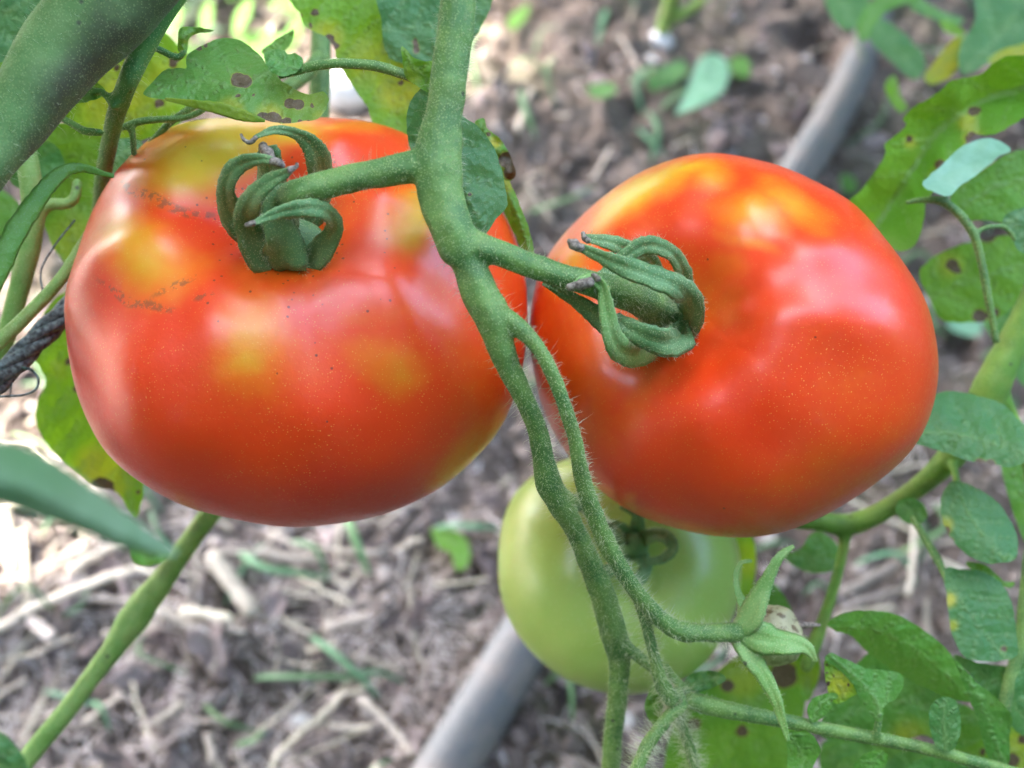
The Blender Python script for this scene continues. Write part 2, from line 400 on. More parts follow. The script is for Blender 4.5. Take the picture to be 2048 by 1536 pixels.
for i in range(11000):
    px, py = rng.uniform(-250, 2300), -330 + 2150 * rng.random() ** .8
    g_ = G(px, py); x, y = g_[0], g_[1]
    s = .0011 + .0042 * rng.random() ** 3.2
    if math.hypot(x - HOLE[0], (y - HOLE[1]) * .8) < .022: continue
    v, f = lumps[i % 8]; a = rng.uniform(0, 6.28); ca, sa = math.cos(a), math.sin(a)
    w = v * s * np.array([1.2, .9, .65]) ; w = np.stack([w[:, 0] * ca - w[:, 1] * sa, w[:, 0] * sa + w[:, 1] * ca, w[:, 2]], 1)
    LV.append(w + [x, y, gh1(x, y) + s * .3] if i < 0 else w + [x, y, s * .3]); LF += [[q + off for q in t] for t in f]; LS.append(np.full(len(v), rng.random() ** 1.2)); off += len(v)
LV = np.vstack(LV); cen = np.repeat(LV.reshape(-1, len(lumps[0][0]), 3).mean(1), len(lumps[0][0]), 0); LV[:, 2] += gh(cen[:, 0], cen[:, 1])
tag(make('soil_crumbs', LV, LF, CRUMB, origin=np.zeros(3), attrs={'shade': np.concatenate(LS)}, smoothed=False), 'loose crumbs and small lumps of dry soil all over the bed', kind='stuff')

# straw stalks, chips, dead leaf pieces and grass blades: every piece its own object
def stalk_mesh(name, seed, mat, flat=.6, bend=.05, ns=7, taper=.1):
    g = np.random.default_rng(seed); n = 12; t = np.linspace(-.5, .5, n)
    ctr = np.stack([t, bend * (1 - 4 * t * t) * g.choice([-1, 1]) + .012 * g.normal(0, 1, n), .03 * g.normal(0, .3, n)], 1)
    rad = .5 * (1 - taper * (t + .5)) * (1 + .06 * g.normal(0, 1, n)); V, F = [], []
    for i in range(n):
        for j in range(ns):
            a = 2 * math.pi * j / ns; V.append((ctr[i][0], ctr[i][1] * 1.0, ctr[i][2], rad[i] * math.cos(a), rad[i] * flat * math.sin(a)))
    for i in range(n - 1):
        for j in range(ns): F.append([i * ns + j, i * ns + (j + 1) % ns, (i + 1) * ns + (j + 1) % ns, (i + 1) * ns + j])
    F.append(list(range(ns))[::-1]); F.append([(n - 1) * ns + j for j in range(ns)])
    return np.array(V), F
STALK = [stalk_mesh('s', s, STRAW, flat=random.uniform(.35, .8), bend=random.choice([.01, .03, .08])) for s in range(6)]
def lay_stalk(name, a, b, wid, mat, k, lift=.003, bend=None):
    """A stalk lying from ground point a to ground point b."""
    V, F = STALK[k % 6]; a = np.asarray(a); b = np.asarray(b); L = np.linalg.norm((b - a)[:2]); d = (b - a)[:2] / L; nrm = np.array([-d[1], d[0]])
    c = (a + b)[:2] / 2; bs = 1.0 if bend is None else bend
    u = V[:, 0] * L; s = V[:, 1] * L * bs + V[:, 3] * wid
    x = c[0] + d[0] * u + nrm[0] * s; y = c[1] + d[1] * u + nrm[1] * s
    z0 = max(gh1(a[0], a[1]), gh1(b[0], b[1]), gh1(*c)); t = V[:, 0] + .5
    z = z0 + lift + wid * .3 + V[:, 2] * wid * 2 + V[:, 4] * wid
    return make(name, np.stack([x, y, z], 1), F, mat)

HAND = [  # ends in photo pixels, width px, label
    ((430, 1128), (655, 1146), 22, 'long pale straw stalk lying level under the left red tomato'),
    ((436, 1140), (522, 1262), 36, 'thick cream straw stalk end pointing down right in the mulch'),
    ((-20, 1300), (285, 1165), 22, 'long tan straw stalk crossing the mulch left of the diagonal green stem'),
    ((330, 1248), (445, 1312), 24, 'short pale straw stub beside the diagonal green stem'),
    ((380, 1262), (478, 1278), 20, 'short grey pink straw stub near the short pale stub'),
    ((58, 1085), (74, 1262), 16, 'thin tan straw stalk standing out beside the left edge'),
    ((30, 1050), (48, 1180), 26, 'broad bleached straw strip at the far left of the mulch'),
    ((78, 1262), (122, 1300), 26, 'short white stub where two straw stalks cross at the left'),
    ((-10, 1050), (90, 1015), 26, 'yellowish straw stalk end just under the blurred leaf at the left'),
    ((150, 1160), (262, 1100), 18, 'slim straw stalk sloping up behind the diagonal green stem'),
    ((660, 1285), (742, 1262), 26, 'pale straw stub in the middle of the bare mulch'),
    ((318, 1470), (385, 1425), 16, 'yellow short straw stub low in the mulch'),
    ((415, 1470), (428, 1530), 18, 'upright white straw stub at the bottom edge of the mulch'),
    ((1670, 1215), (1860, 1110), 20, 'grey twig sloping behind the small leaves right of the green tomato'),
    ((1800, 1040), (1795, 1230), 12, 'thin pale twig standing among the right hand leaf stalks'),
    ((730, 1420), (830, 1536), 14, 'curved pale straw at the foot of the grey pipe'),
    ((215, 1290), (330, 1270), 13, 'thin straw running behind the diagonal stem node'),
    ((1035, 300), (1062, 215), 12, 'thin pale straw on the far soil between the red tomatoes'),
]
for k, (a, b, w, lab) in enumerate(HAND):
    ga, gb = G(*a), G(*b); dd = proj((ga + gb) / 2)[2]
    tag(lay_stalk('straw_stalk', ga, gb, w * dd / FPX, STRAW, k, .006, .5), lab, 'straw')
random.seed(11)
cnt = 0
while cnt < 210:
    px, py = random.uniform(-80, 2120), random.uniform(-60, 1600)
    if covered(px, py): continue
    if (px > 1000 or py < 800) and random.random() < .6: continue
    g_ = G(px, py); an = random.uniform(0, math.pi); L = random.uniform(.012, .042) * (1 if random.random() < .8 else 1.7)
    dv = np.array([math.cos(an), math.sin(an), 0]) * L / 2
    tag(lay_stalk('straw_stalk', g_ - dv, g_ + dv, random.uniform(.0011, .0034), STRAW, cnt, random.uniform(0, .005)),
        'small loose stalk of dry straw lying in the mulch', 'straw', 'small loose straw stalks in the mulch')
    cnt += 1

def flake_mesh(seed, mat, name):
    g = np.random.default_rng(seed); n = 9; m_ = 5; V = [(0, 0, 0)]; F = []
    rr = 1 + .28 * g.normal(0, 1, n)
    for k in range(1, 4):
        for j in range(n):
            a = 2 * math.pi * j / n; r = rr[j] * k / 3; V.append((r * math.cos(a), r * math.sin(a) * .6, 0))
    V = np.array(V); V[:, 2] = .35 * (V[:, 1] ** 2) * g.choice([1, -1]) + .28 * V[:, 0] ** 2 * g.choice([1, -1]) + .10 * g.normal(0, 1, len(V))
    T = V.copy(); T[:, 2] += .09; o = len(V)
    for j in range(n):
        F.append([0, 1 + j, 1 + (j + 1) % n])
        for k in range(2):
            a = 1 + k * n + j; b = 1 + k * n + (j + 1) % n; F.append([a, a + n, b + n, b])
    G2 = [[q + o for q in f] for f in F]; F = [f[::-1] for f in F] + G2
    for j in range(n):
        a = 1 + 2 * n + j; b = 1 + 2 * n + (j + 1) % n; F.append([a, b, b + o, a + o])
    me = bpy.data.meshes.new(name); me.from_pydata(np.vstack([V, T]).tolist(), [], F); me.materials.append(mat); me.update(); return me
# fine chaff and straw bits nobody could count, one mass
CV, CF, co = [], [], 0
gq = np.random.default_rng(31)
for i in range(4800):
    px, py = gq.uniform(-250, 2300), -330 + 2150 * gq.random() ** .85
    if i % 3 == 0: px, py = gq.uniform(-100, 1000), gq.uniform(900, 1650)
    g_ = G(px, py); sv, sf = STALK[i % 6]; L = gq.uniform(.004, .022); wd_ = gq.uniform(.0004, .0016); an = gq.uniform(0, 6.28); ti = gq.normal(0, .18)
    u = sv[:, 0] * L; t_ = sv[:, 1] * L + sv[:, 3] * wd_; z = u * ti + sv[:, 4] * wd_ * .6
    CV.append(np.stack([g_[0] + u * math.cos(an) - t_ * math.sin(an), g_[1] + u * math.sin(an) + t_ * math.cos(an), z + gh1(g_[0], g_[1]) + gq.uniform(0, .004) + abs(ti) * L * .5], 1))
    CF += [[q + co for q in f] for f in sf]; co += len(sv)
tag(make('chaff', np.vstack(CV), CF, CHAFF, origin=np.zeros(3)), 'fine chaff and broken straw bits strewn over the soil', kind='stuff')
FL = [flake_mesh(s, FLAKE, 'leaf_flake') for s in range(6)]; CH = [flake_mesh(s + 20, CHIP, 'wood_chip') for s in range(5)]
def scatter(name, meshes, count, smin, smax, label, cat, group, seed, zr=(0, .004)):
    random.seed(seed); c = 0
    while c < count:
        px, py = random.uniform(-80, 2120), random.uniform(-60, 1600)
        if covered(px, py): continue
        g_ = G(px, py); s = random.uniform(smin, smax)
        o = bpy.data.objects.new(name, meshes[c % len(meshes)]); COL.objects.link(o)
        o.location = (g_[0], g_[1], gh1(g_[0], g_[1]) + random.uniform(*zr) + s * .2); o.rotation_euler = (random.gauss(0, .45), random.gauss(0, .45), random.uniform(0, 6.28)); o.scale = (s, s * random.uniform(.5, 1.1), s)
        tag(o, label, cat, group); c += 1
scatter('leaf_flake', FL, 250, .005, .015, 'curled brown piece of dead leaf lying in the mulch', 'dead leaf', 'dead leaf pieces in the mulch', 3)
scatter('wood_chip', CH, 220, .002, .0065, 'small bleached wood chip lying in the mulch', 'wood chip', 'bleached wood chips in the mulch', 5)

def blade(name, pts, w, mat, label, h0=.006, group=None, curve=True):
    """Grass blade or leaf lying near the ground along pixel points; w px."""
    c = catmull(pts, 6); n = len(c); t = np.linspace(0, 1, n)
    ctr = np.array([G(q[0], q[1], 0) for q in c]); ctr[:, 2] = gh(ctr[:, 0], ctr[:, 1]).max() + h0 + .008 * np.sin(t * math.pi)
    dd = proj(ctr.mean(0))[2]; wd = w * dd / FPX * np.sqrt(np.clip(np.sin(np.clip(t * .93 + .05, 0, 1) * math.pi), .02, 1))
    T = np.gradient(ctr, axis=0); T /= np.linalg.norm(T, axis=1)[:, None]; S = np.cross(T, [0, 0, 1]); S /= np.linalg.norm(S, axis=1)[:, None]
    N = np.cross(S, T); V = []; F = []
    for i in range(n):
        for u, z in ((-1, .25), (0, 0), (1, .25), (0, -.12)): V.append(ctr[i] + S[i] * u * wd[i] / 2 + N[i] * z * wd[i])
    for i in range(n - 1):
        for j in range(4): F.append([i * 4 + j, i * 4 + (j + 1) % 4, i * 4 + 4 + (j + 1) % 4, i * 4 + 4 + j])
    return tag(make(name, V, F, mat), label, 'grass blade', group)
blade('grass_blade', [(695, 1045), (715, 1110), (742, 1175)], 18, BLADE, 'bright green grass blade standing under the left red tomato')
for pts, w, lab in [([(490, 1135), (545, 1180), (660, 1185)], 18, 'bluish grass blade beside the level straw stalk'), ([(625, 1290), (690, 1350), (760, 1410)], 16, 'dull green grass blade in the middle of the mulch'),
                    ([(515, 1375), (620, 1385), (760, 1375)], 15, 'long flat blue green blade low in the mulch'), ([(580, 1100), (640, 1130), (660, 1180)], 12, 'thin curved blue green blade near the bright blade'),
                    ([(870, 1070), (950, 1080), (1000, 1075)], 14, 'blue green blade left of the green tomato'), ([(1290, 250), (1310, 300), (1300, 350)], 16, 'pale green blade on the far soil above the right tomato'),
                    ([(1040, 215), (1050, 270), (1070, 310)], 13, 'short green blade on the far soil between the tomatoes'), ([(1960, 730), (2010, 720), (2060, 735)], 20, 'green blade behind the bright stem at the right edge')]:
    blade('grass_blade', pts, w, BLADE, lab)
random.seed(21)
for k in range(70):
    while True:
        px, py = random.uniform(0, 2040), random.uniform(0, 1530)
        if not covered(px, py): break
    a = random.uniform(0, 6.28); l = random.uniform(25, 75); b_ = random.gauss(0, .5)
    blade('grass_blade', [(px, py), (px + l * math.cos(a), py + l * math.sin(a)), (px + 2 * l * math.cos(a + b_), py + 2 * l * math.sin(a + b_))], random.uniform(6, 13), BLADE, 'small wilted grass blade lying on the soil', .002, 'small wilted grass blades on the soil')

# grey pipe on the ground
pc = [(780, 1735), (885, 1560), (1000, 1368), (1115, 1172), (1300, 850), (1480, 545), (1640, 275), (1720, 110), (1780, -40)]
pp = np.array([G(x, y, .0145) for x, y in pc]); pp = catmull(pp, 8)
pp[:, 2] = .019; pp[-20:, 2] -= np.linspace(0, .034, 20)
v, f = tube_mesh(pp, np.full(len(pp), .0150), 28, .006)
tag(make('irrigation_pipe', v, f, PIPE), 'grey plastic pipe lying slantwise on the soil behind the tomatoes', 'pipe')

# ------------------------------------------------------------------ leaves
def pip(x, y, poly):
    inside = np.zeros(len(x), bool); n = len(poly); j = n - 1
    for i in range(n):
        xi, yi = poly[i]; xj, yj = poly[j]
        c = ((yi > y) != (yj > y)) & (x < (xj - xi) * (y - yi) / (yj - yi + 1e-12) + xi)
        inside ^= c; j = i
    return inside
def leaf(outline, mid, d0, gx=0.0, gy=0.0, tone=.4, fold=0.0, wav=.0012, yel=(), spots=(), step=9, name='leaflet', parent=None,
         label=None, cat=None, vs=46, seed=0, ground=None, curl=0.0, mat=None, wave_px=80, sharp=True):
    o = catmull(outline, 8, closed=True)
    # resample evenly
    seg = np.linalg.norm(np.roll(o, -1, 0) - o, axis=1); s = np.concatenate([[0], np.cumsum(seg)]); n = max(24, int(s[-1] / (step * .8)))
    t = np.linspace(0, s[-1], n, endpoint=False); oo = np.vstack([o, o[:1]])
    o = np.stack([np.interp(t, s, oo[:, 0]), np.interp(t, s, oo[:, 1])], 1)
    o += 1.3 * np.stack([vnoise(np.stack([o[:, 0], o[:, 1], 0 * t], 1), .11, seed), vnoise(np.stack([o[:, 0], o[:, 1], 0 * t + 9], 1), .11, seed)], 1)
    x0, y0 = o.min(0); x1, y1 = o.max(0)
    gx_, gy_ = np.meshgrid(np.arange(x0, x1, step), np.arange(y0, y1, step)); px = gx_.ravel() + rng.uniform(-.25, .25, gx_.size) * step; py = gy_.ravel() + rng.uniform(-.25, .25, gx_.size) * step
    k = pip(px, py, o); px, py = px[k], py[k]
    dm = np.min(np.hypot(px[:, None] - o[None, :, 0], py[:, None] - o[None, :, 1]), 1) if len(px) else np.array([])
    k = dm > step * .45; px, py = px[k], py[k]
    pts = np.vstack([o, np.stack([px, py], 1)])
    res = delaunay_2d_cdt([Vector(p) for p in pts], [], [list(range(len(o)))], 1, 1e-4)
    v2 = np.array([list(p) for p in res[0]]); F = [list(f) for f in res[2]]
    md = catmull(mid, 12); ms = np.concatenate([[0], np.cumsum(np.linalg.norm(np.diff(md, axis=0), axis=1))])
    D = np.hypot(v2[:, 0:1] - md[None, :, 0], v2[:, 1:2] - md[None, :, 1]); im = D.argmin(1); w = D[np.arange(len(v2)), im]
    tang = np.gradient(md, axis=0)[im]; sgn = np.sign(tang[:, 0] * (v2[:, 1] - md[im, 1]) - tang[:, 1] * (v2[:, 0] - md[im, 0]))
    W = max(w.max(), 1); sa = ms[im]
    ph = (sa - .85 * w) / vs + np.where(sgn > 0, .5, 0); dp = np.abs(ph - np.round(ph)) * vs
    v_mid = np.exp(-(w / (3.2 if step < 8 else 5)) ** 2); v_side = .65 * np.exp(-(dp / (3.0 if step < 8 else 4.5)) ** 2) * smooth(W, .5 * W, w)
    vein = np.maximum(v_mid, v_side)
    cx, cy = v2.mean(0); q = np.stack([v2[:, 0], v2[:, 1], 0 * w + seed * 50], 1)
    d = d0 + gx * (v2[:, 0] - cx) / 100 + gy * (v2[:, 1] - cy) / 100 + fold * (w / W) + curl * (w / W) ** 2
    d = d + wav * fbm(q, 1 / wave_px, 2, seed) + .0009 * (1 - np.minimum(w / (.25 * W), 1)) * 0 - (.0007 if step > 6 else .0004) * np.sin(np.minimum(dp / (vs * .5), 1) * math.pi / 2) * smooth(0, 12, w)
    if ground is not None:
        V = np.array([G(a, b, 0) for a, b in v2]); V[:, 2] = gh(V[:, 0], V[:, 1]).mean() + ground - (d - d0) * 1.0
    else:
        V = np.array([P(a, b, c) for (a, b), c in zip(v2, d)])
    ye = np.zeros(len(v2)); sp = np.zeros(len(v2))
    for x, y, r_, *a in yel: ye = np.maximum(ye, (a[0] if a else 1) * smooth(r_, r_ * .3, np.hypot(v2[:, 0] - x, v2[:, 1] - y)))
    for x, y, r_ in spots: sp = np.maximum(sp, smooth(r_ * 1.7, r_ * .5, np.hypot(v2[:, 0] - x, (v2[:, 1] - y) * 1.1)))
    ob = make(name, V, F, mat or LEAF, parent, attrs={'tone': np.full(len(w), tone), 'yel': ye, 'spot': sp, 'vein': vein})
    if label or cat: tag(ob, label, cat)
    return ob
def tube(name, pts, mat, parent=None, label=None, cat=None, ns=14, rough=.05, hairs=0, hl=(.0004, .0016), n=6, seed=1, hr=.00003, ridge=.03):
    c, r_ = tube_path(pts, n); v, f = tube_mesh(c, r_, ns, rough, ridge, seed); o = make(name, v, f, mat, parent)
    if label or cat: tag(o, label, cat)
    if hairs: fuzz(o if parent is None else parent, [(c, r_)], hairs, *hl, seed=seed, r0=hr)
    return o
def fuzz(parent, paths, per, lmin, lmax, seed=0, r0=.00003):
    v, f = hair_mesh(paths, per, lmin, lmax, r0, seed=seed)
    if v is None: return
    return tag(make('hair', v, f, HAIR, parent, smoothed=False), kind='stuff')
def ribbon(name, pts, mat, parent=None, thick=.00045, arch=.22, twist=0.0, seed=0, hairs=0, hl=(.0003, .0009), attrs=None, n=7, groove=.35):
    """Fleshy strap: pts (px, py, depth, width px[, twist])."""
    p = np.array([(*q, 0.0)[:5] if len(q) < 5 else q for q in pts], float); c = catmull(p, n); m = len(c)
    ctr = np.array([P(a, b, d) for a, b, d in c[:, :3]]); wd = np.maximum(c[:, 3], 1.5) * c[:, 2] / FPX
    T = np.gradient(ctr, axis=0); T /= np.linalg.norm(T, axis=1)[:, None] + 1e-12
    view = -(ctr - CP); view /= np.linalg.norm(view, axis=1)[:, None]
    S = np.cross(T, view); ln = np.linalg.norm(S, axis=1)[:, None]
    for i in range(1, m):
        if ln[i] < .25: S[i] = S[i - 1] * 1.0
    S /= np.linalg.norm(S, axis=1)[:, None] + 1e-9; N = np.cross(S, T)
    tw = np.radians(c[:, 4] + twist); S2 = S * np.cos(tw)[:, None] + N * np.sin(tw)[:, None]; N2 = np.cross(S2, T)
    N2 *= np.sign((N2 * view).sum(1))[:, None] + 1e-9; N2 /= np.linalg.norm(N2, axis=1)[:, None] + 1e-9
    us = np.linspace(-1, 1, 9); V, F = [], []; g = np.random.default_rng(seed)
    jit = 1 + .04 * g.normal(0, 1, m)
    for i in range(m):
        h = wd[i] * .5
        for u in us:
            z = arch * h * 2 * (1 - u * u) - groove * .18 * h * math.exp(-(u / .22) ** 2); V.append(ctr[i] + S2[i] * u * h * jit[i] + N2[i] * z)
        for u in us[::-1][1:-1]:
            z = arch * h * 2 * (1 - u * u) - min(thick, h * .8) * (1 - .5 * u * u); V.append(ctr[i] + S2[i] * u * h * jit[i] * .97 + N2[i] * z)
    k = 16
    for i in range(m - 1):
        for j in range(k): F.append([i * k + j, i * k + (j + 1) % k, (i + 1) * k + (j + 1) % k, (i + 1) * k + j])
    F.append(list(range(k))[::-1]); F.append([(m - 1) * k + j for j in range(k)])
    at = {kk: np.full(len(V), vv) for kk, vv in (attrs or {}).items()}
    o = make(name, V, F, mat, parent, attrs=at)
    if hairs:
        # hairs along both margins
        paths = [(ctr + S2 * (wd * .42 * s)[:, None] + N2 * (wd * arch * .3)[:, None], wd * .10) for s in (-1, 1)]
        fuzz(o, paths, hairs, *hl, seed=seed) if parent is None else o.__setitem__('_h', 1)
        return o, paths
    return o

# ------------------------------------------------------------------ tomatoes
def gauss_ang(phi, a, wd): d = (phi - a + math.pi) % (2 * math.pi) - math.pi; return np.exp(-(d / wd) ** 2)
def fruit_mesh(cpx, depth, a, c, ax, cav, cavw, ridges, amp, sil, seed, nt=220, np_=330, lumps=()):
    """Ribbed, flattened fruit about an axis given in camera terms; outline fitted to its measured contour."""
    axc = np.array(ax, float); axc /= np.linalg.norm(axc)
    th = np.linspace(0, math.pi, nt)[1:-1]; ph = np.linspace(0, 2 * math.pi, np_, endpoint=False)
    TH, PH = np.meshgrid(th, ph, indexing='ij'); TH, PH = TH.ravel(), PH.ravel()
    TH = np.append(TH, [0, math.pi]); PH = np.append(PH, [0, 0])
    st, ct = np.sin(TH), np.cos(TH)
    rib = np.zeros(len(TH))
    for ang, wdeg, h in ridges: rib += h * gauss_ang(PH, -R(ang), R(wdeg))
    rib -= .45
    A = amp * np.exp(-((TH - R(48)) / R(30)) ** 2) + amp * .18 * np.exp(-((TH - R(110)) / R(50)) ** 2); A = A * smooth(0, .35, TH)
    up = ct > 0
    rad = a * (np.abs(st) ** .92) * (1 + A * rib)
    z = c * np.sign(ct) * np.abs(ct) ** .95 * (1 + .9 * A * rib)
    z -= cav * np.exp(-(st / cavw) ** 2) * up
    z += .0025 * np.exp(-(st / .3) ** 2) * (~up)
    loc = np.stack([rad * np.cos(PH), rad * np.sin(PH), z], 1)
    nz = fbm(loc, 42, 2, seed); loc *= (1 + .012 * nz)[:, None]
    xr = np.array([1.0, 0, 0]) - axc * axc[0]; xr /= np.linalg.norm(xr); yr = np.cross(axc, xr)
    B = np.stack([xr, yr, axc], 0)                         # rows: local axes in camera coords (x right, y up, z toward camera)
    cc = loc @ B
    Cw = P(*cpx, depth); back = -FW
    V = Cw + cc[:, 0:1] * RT + cc[:, 1:2] * UP + cc[:, 2:3] * back
    (sx, sy), pts = sil
    ta = np.array([math.atan2(q[1] - sy, q[0] - sx) for q in pts]); tr = np.array([math.hypot(q[1] - sy, q[0] - sx) for q in pts]); o_ = np.argsort(ta); ta, tr = ta[o_], tr[o_]
    bins = np.linspace(-math.pi, math.pi, 73)[:-1]
    for it in range(4):
        x, y, zz = proj(V.T.T); an = np.arctan2(y - sy, x - sx); rr = np.hypot(x - sx, y - sy)
        want = np.interp(bins, ta, tr, period=2 * math.pi); have = np.array([rr[np.abs((an - b + math.pi) % (2 * math.pi) - math.pi) < R(3.2)].max() for b in bins])
        k = want / have; K = np.fft.fft(k); fr = np.abs(np.fft.fftfreq(72) * 72); K *= np.exp(-(fr / 9) ** 2); k = np.fft.ifft(K).real
        g = np.interp(an, bins, k, period=2 * math.pi)
        dv = V - CP; zc = dv @ FW; lx, ly = dv @ RT, dv @ UP
        c0x, c0y = (sx - 1024) / FPX * zc, -(sy - 768) / FPX * zc
        wgt = 1.0
        lx = c0x + (lx - c0x) * (1 + (g - 1) * wgt); ly = c0y + (ly - c0y) * (1 + (g - 1) * wgt)
        V = CP + zc[:, None] * FW + lx[:, None] * RT + ly[:, None] * UP
    x, y, zz = proj(V); disp = np.zeros(len(V))
    for bx, by, rx, ry, rot, h in lumps:
        t_ = R(rot); dx, dy = x - bx, y - by; u = (dx * math.cos(t_) + dy * math.sin(t_)) / rx; w = (-dx * math.sin(t_) + dy * math.cos(t_)) / ry
        disp += h * .001 * np.exp(-(u * u + w * w))
    dr = V - Cw; dr /= np.linalg.norm(dr, axis=1)[:, None]; V = V + dr * (disp * (zz < depth))[:, None]
    n1, n2 = len(th), np_; idx = np.arange(n1 * n2).reshape(n1, n2); A_ = idx[:-1]; B_ = idx[1:]
    F = np.stack([A_, B_, np.roll(B_, -1, 1), np.roll(A_, -1, 1)], -1).reshape(-1, 4).tolist(); k = n1 * n2
    for j in range(n2): F.append([k, j, (j + 1) % n2]); F.append([k + 1, (n1 - 1) * n2 + (j + 1) % n2, (n1 - 1) * n2 + j])
    return V, F, TH, Cw
def paint(V, TH, blobs, base=.0, scar=(0, 0, 1), crust=()):
    x, y, z = proj(V); f = np.full(len(V), base); x = x + 38 * fbm(V, 45, 3, 21); y = y + 38 * fbm(V, 45, 3, 22)
    for bx, by, rx, ry, am, *rot in blobs:
        a = R(rot[0]) if rot else 0; dx, dy = x - bx, y - by
        u = (dx * math.cos(a) + dy * math.sin(a)) / rx; w = (-dx * math.sin(a) + dy * math.cos(a)) / ry
        wob = 1 + .4 * fbm(V, 70, 3, int(bx) % 50); g = np.exp(-((u * u + w * w) * np.maximum(wob, .2) * .72) ** .95)
        g2 = np.exp(-(u * u + w * w) * .26)
        f = np.maximum(f, am * g) if am > 0 else f + am * g
        f = np.maximum(f, min(am, .6) * .62 * g2)
    f += .13 * fbm(V, 30, 3, 4)
    sc = np.exp(-(np.hypot(x - scar[0], y - scar[1]) / scar[2]) ** 2)
    cr = np.zeros(len(V))
    for bx, by, rx, ry, a in crust:
        a = R(a); dx, dy = x - bx, y - by; u = (dx * math.cos(a) + dy * math.sin(a)) / rx; w = (-dx * math.sin(a) + dy * math.cos(a)) / ry
        cr = np.maximum(cr, np.exp(-(u * u + w * w)))
    return {'ripe': np.clip(f + .10 * fbm(V, 13, 2, 8), 0, 1), 'scar': sc, 'crust': cr}

def blob(name, cx, cy, d, rx, ry, rz, mat, parent, seed=0, nz=.06):
    g = []; F = []; nt, npn = 22, 30
    for i in range(nt + 1):
        t = math.pi * i / nt
        for j in range(npn):
            a = 2 * math.pi * j / npn; g.append((math.sin(t) * math.cos(a), math.cos(t), math.sin(t) * math.sin(a)))
    g = np.array(g); s = d / FPX; loc = g * (1 + nz * fbm(g, 1.6, 3, seed))[:, None] * [rx * s, ry * s, rz * s]
    V = P(cx, cy, d) + loc[:, 0:1] * RT + loc[:, 1:2] * UP - loc[:, 2:3] * FW
    for i in range(nt):
        for j in range(npn): F.append([i * npn + j, i * npn + (j + 1) % npn, (i + 1) * npn + (j + 1) % npn, (i + 1) * npn + j])
    return make(name, V, F, mat, parent)

# left red tomato
ridges1 = [(33, 15, 1.0), (72, 11, .35), (118, 19, 1.05), (168, 13, .95), (205, 14, .8), (238, 14, .55), (300, 17, .95), (348, 13, .8), (8, 9, .35)]
V, F, TH, C1 = fruit_mesh((590, 640), .250, .0505, .0400, (-.03, .52, .85), .0115, .25, ridges1, .058, SIL1, 5,
    lumps=[(460, 640, 85, 130, -12, 1.7), (790, 610, 85, 120, 25, 1.6), (290, 500, 90, 80, 0, 1.7), (620, 690, 52, 130, -3, -.9), (900, 560, 55, 120, 60, -.7), (760, 400, 60, 45, 0, 1.3), (700, 290, 60, 40, 0, 1.4), (350, 300, 90, 45, -25, 1.1), (390, 430, 90, 40, 15, -.9), (370, 600, 40, 90, 20, -.6), (860, 450, 50, 45, 0, 1.0), (720, 500, 90, 40, 12, -.6), (770, 730, 50, 55, 0, .7), (250, 760, 60, 120, 10, .9), (650, 830, 90, 60, 0, .5)])
t1 = tag(empty('tomato', C1), 'big ripe red tomato with yellow blotches and dark flecks, left of the main fruit stalk', 'tomato')
at1 = paint(V, TH, [(400, 305, 170, 78, .95, -22), (560, 262, 90, 45, .85), (640, 245, 90, 22, .6), (300, 335, 80, 60, .7, -40), (275, 500, 120, 90, .82), (300, 480, 60, 50, .80), (478, 705, 98, 120, .62), (480, 740, 60, 50, .66), (770, 730, 75, 65, .55),
        (575, 500, 150, 150, .42), (850, 440, 75, 50, .72), (690, 620, 60, 50, .3), (940, 905, 110, 60, .42, -40), (430, 860, 110, 50, .18), (160, 560, 40, 130, .30), (720, 250, 110, 25, .45), (240, 700, 80, 120, .26), (560, 600, 120, 60, .34)],
    .20, (575, 490, 190), [(310, 385, 105, 14, 12), (350, 395, 50, 9, 20), (400, 410, 30, 10, 0), (250, 600, 90, 12, 20), (330, 560, 70, 10, -25), (385, 600, 30, 12, -10)])
make('fruit', V, F, TOM, t1, attrs=at1)
# right red tomato
ridges2 = [(-22, 13, .9), (6, 15, 1.0), (-58, 13, .8), (-88, 13, .75), (-122, 16, .6), (45, 16, .55), (78, 16, .8), (150, 21, 1.15), (185, 15, .6), (-155, 14, .6)]
V, F, TH, C2 = fruit_mesh((1467, 690), .250, .0462, .0375, (-.50, .17, .83), .0105, .26, ridges2, .046, SIL2, 11,
    lumps=[(1620, 490, 80, 55, 20, 0.96), (1680, 620, 110, 70, 10, 0.96), (1505, 425, 65, 45, -10, 1.02), (1430, 350, 45, 35, -20, 0.72), (1440, 460, 45, 80, 15, -0.48), (1250, 470, 60, 40, -30, 0.72), (1180, 740, 55, 95, -8, 1.14), (1258, 800, 40, 120, 12, -0.66), (1560, 700, 70, 50, 20, 0.54), (1310, 375, 80, 35, -25, 0.72), (1700, 420, 60, 50, 35, 0.48), (1560, 830, 90, 70, 0, 0.36), (1400, 830, 60, 90, 0, 0.36)])
t2 = tag(empty('tomato', C2), 'ripe orange red tomato hanging right of the fruit stalk, its star of sepals turned left', 'tomato')
at2 = paint(V, TH, [(1285, 390, 130, 52, .90, -32), (1380, 335, 90, 32, .75, -10), (1425, 355, 55, 36, .60, -30), (1510, 430, 105, 66, .70, 0), (1610, 405, 110, 60, .70, 22), (1560, 360, 70, 30, .55), (1150, 500, 60, 60, .62), (1120, 540, 40, 50, .5),
        (1340, 620, 130, 120, .48), (1250, 800, 60, 100, .36, 15), (1430, 560, 50, 60, .42), (1690, 560, 110, 60, .30), (1500, 860, 150, 110, .2), (1700, 800, 120, 90, .2), (1800, 640, 50, 120, .28), (1480, 500, 90, 30, .55, 20), (1260, 1005, 60, 14, .5)],
    .25, (1330, 600, 60))
make('fruit', V, F, TOM, t2, attrs=at2)
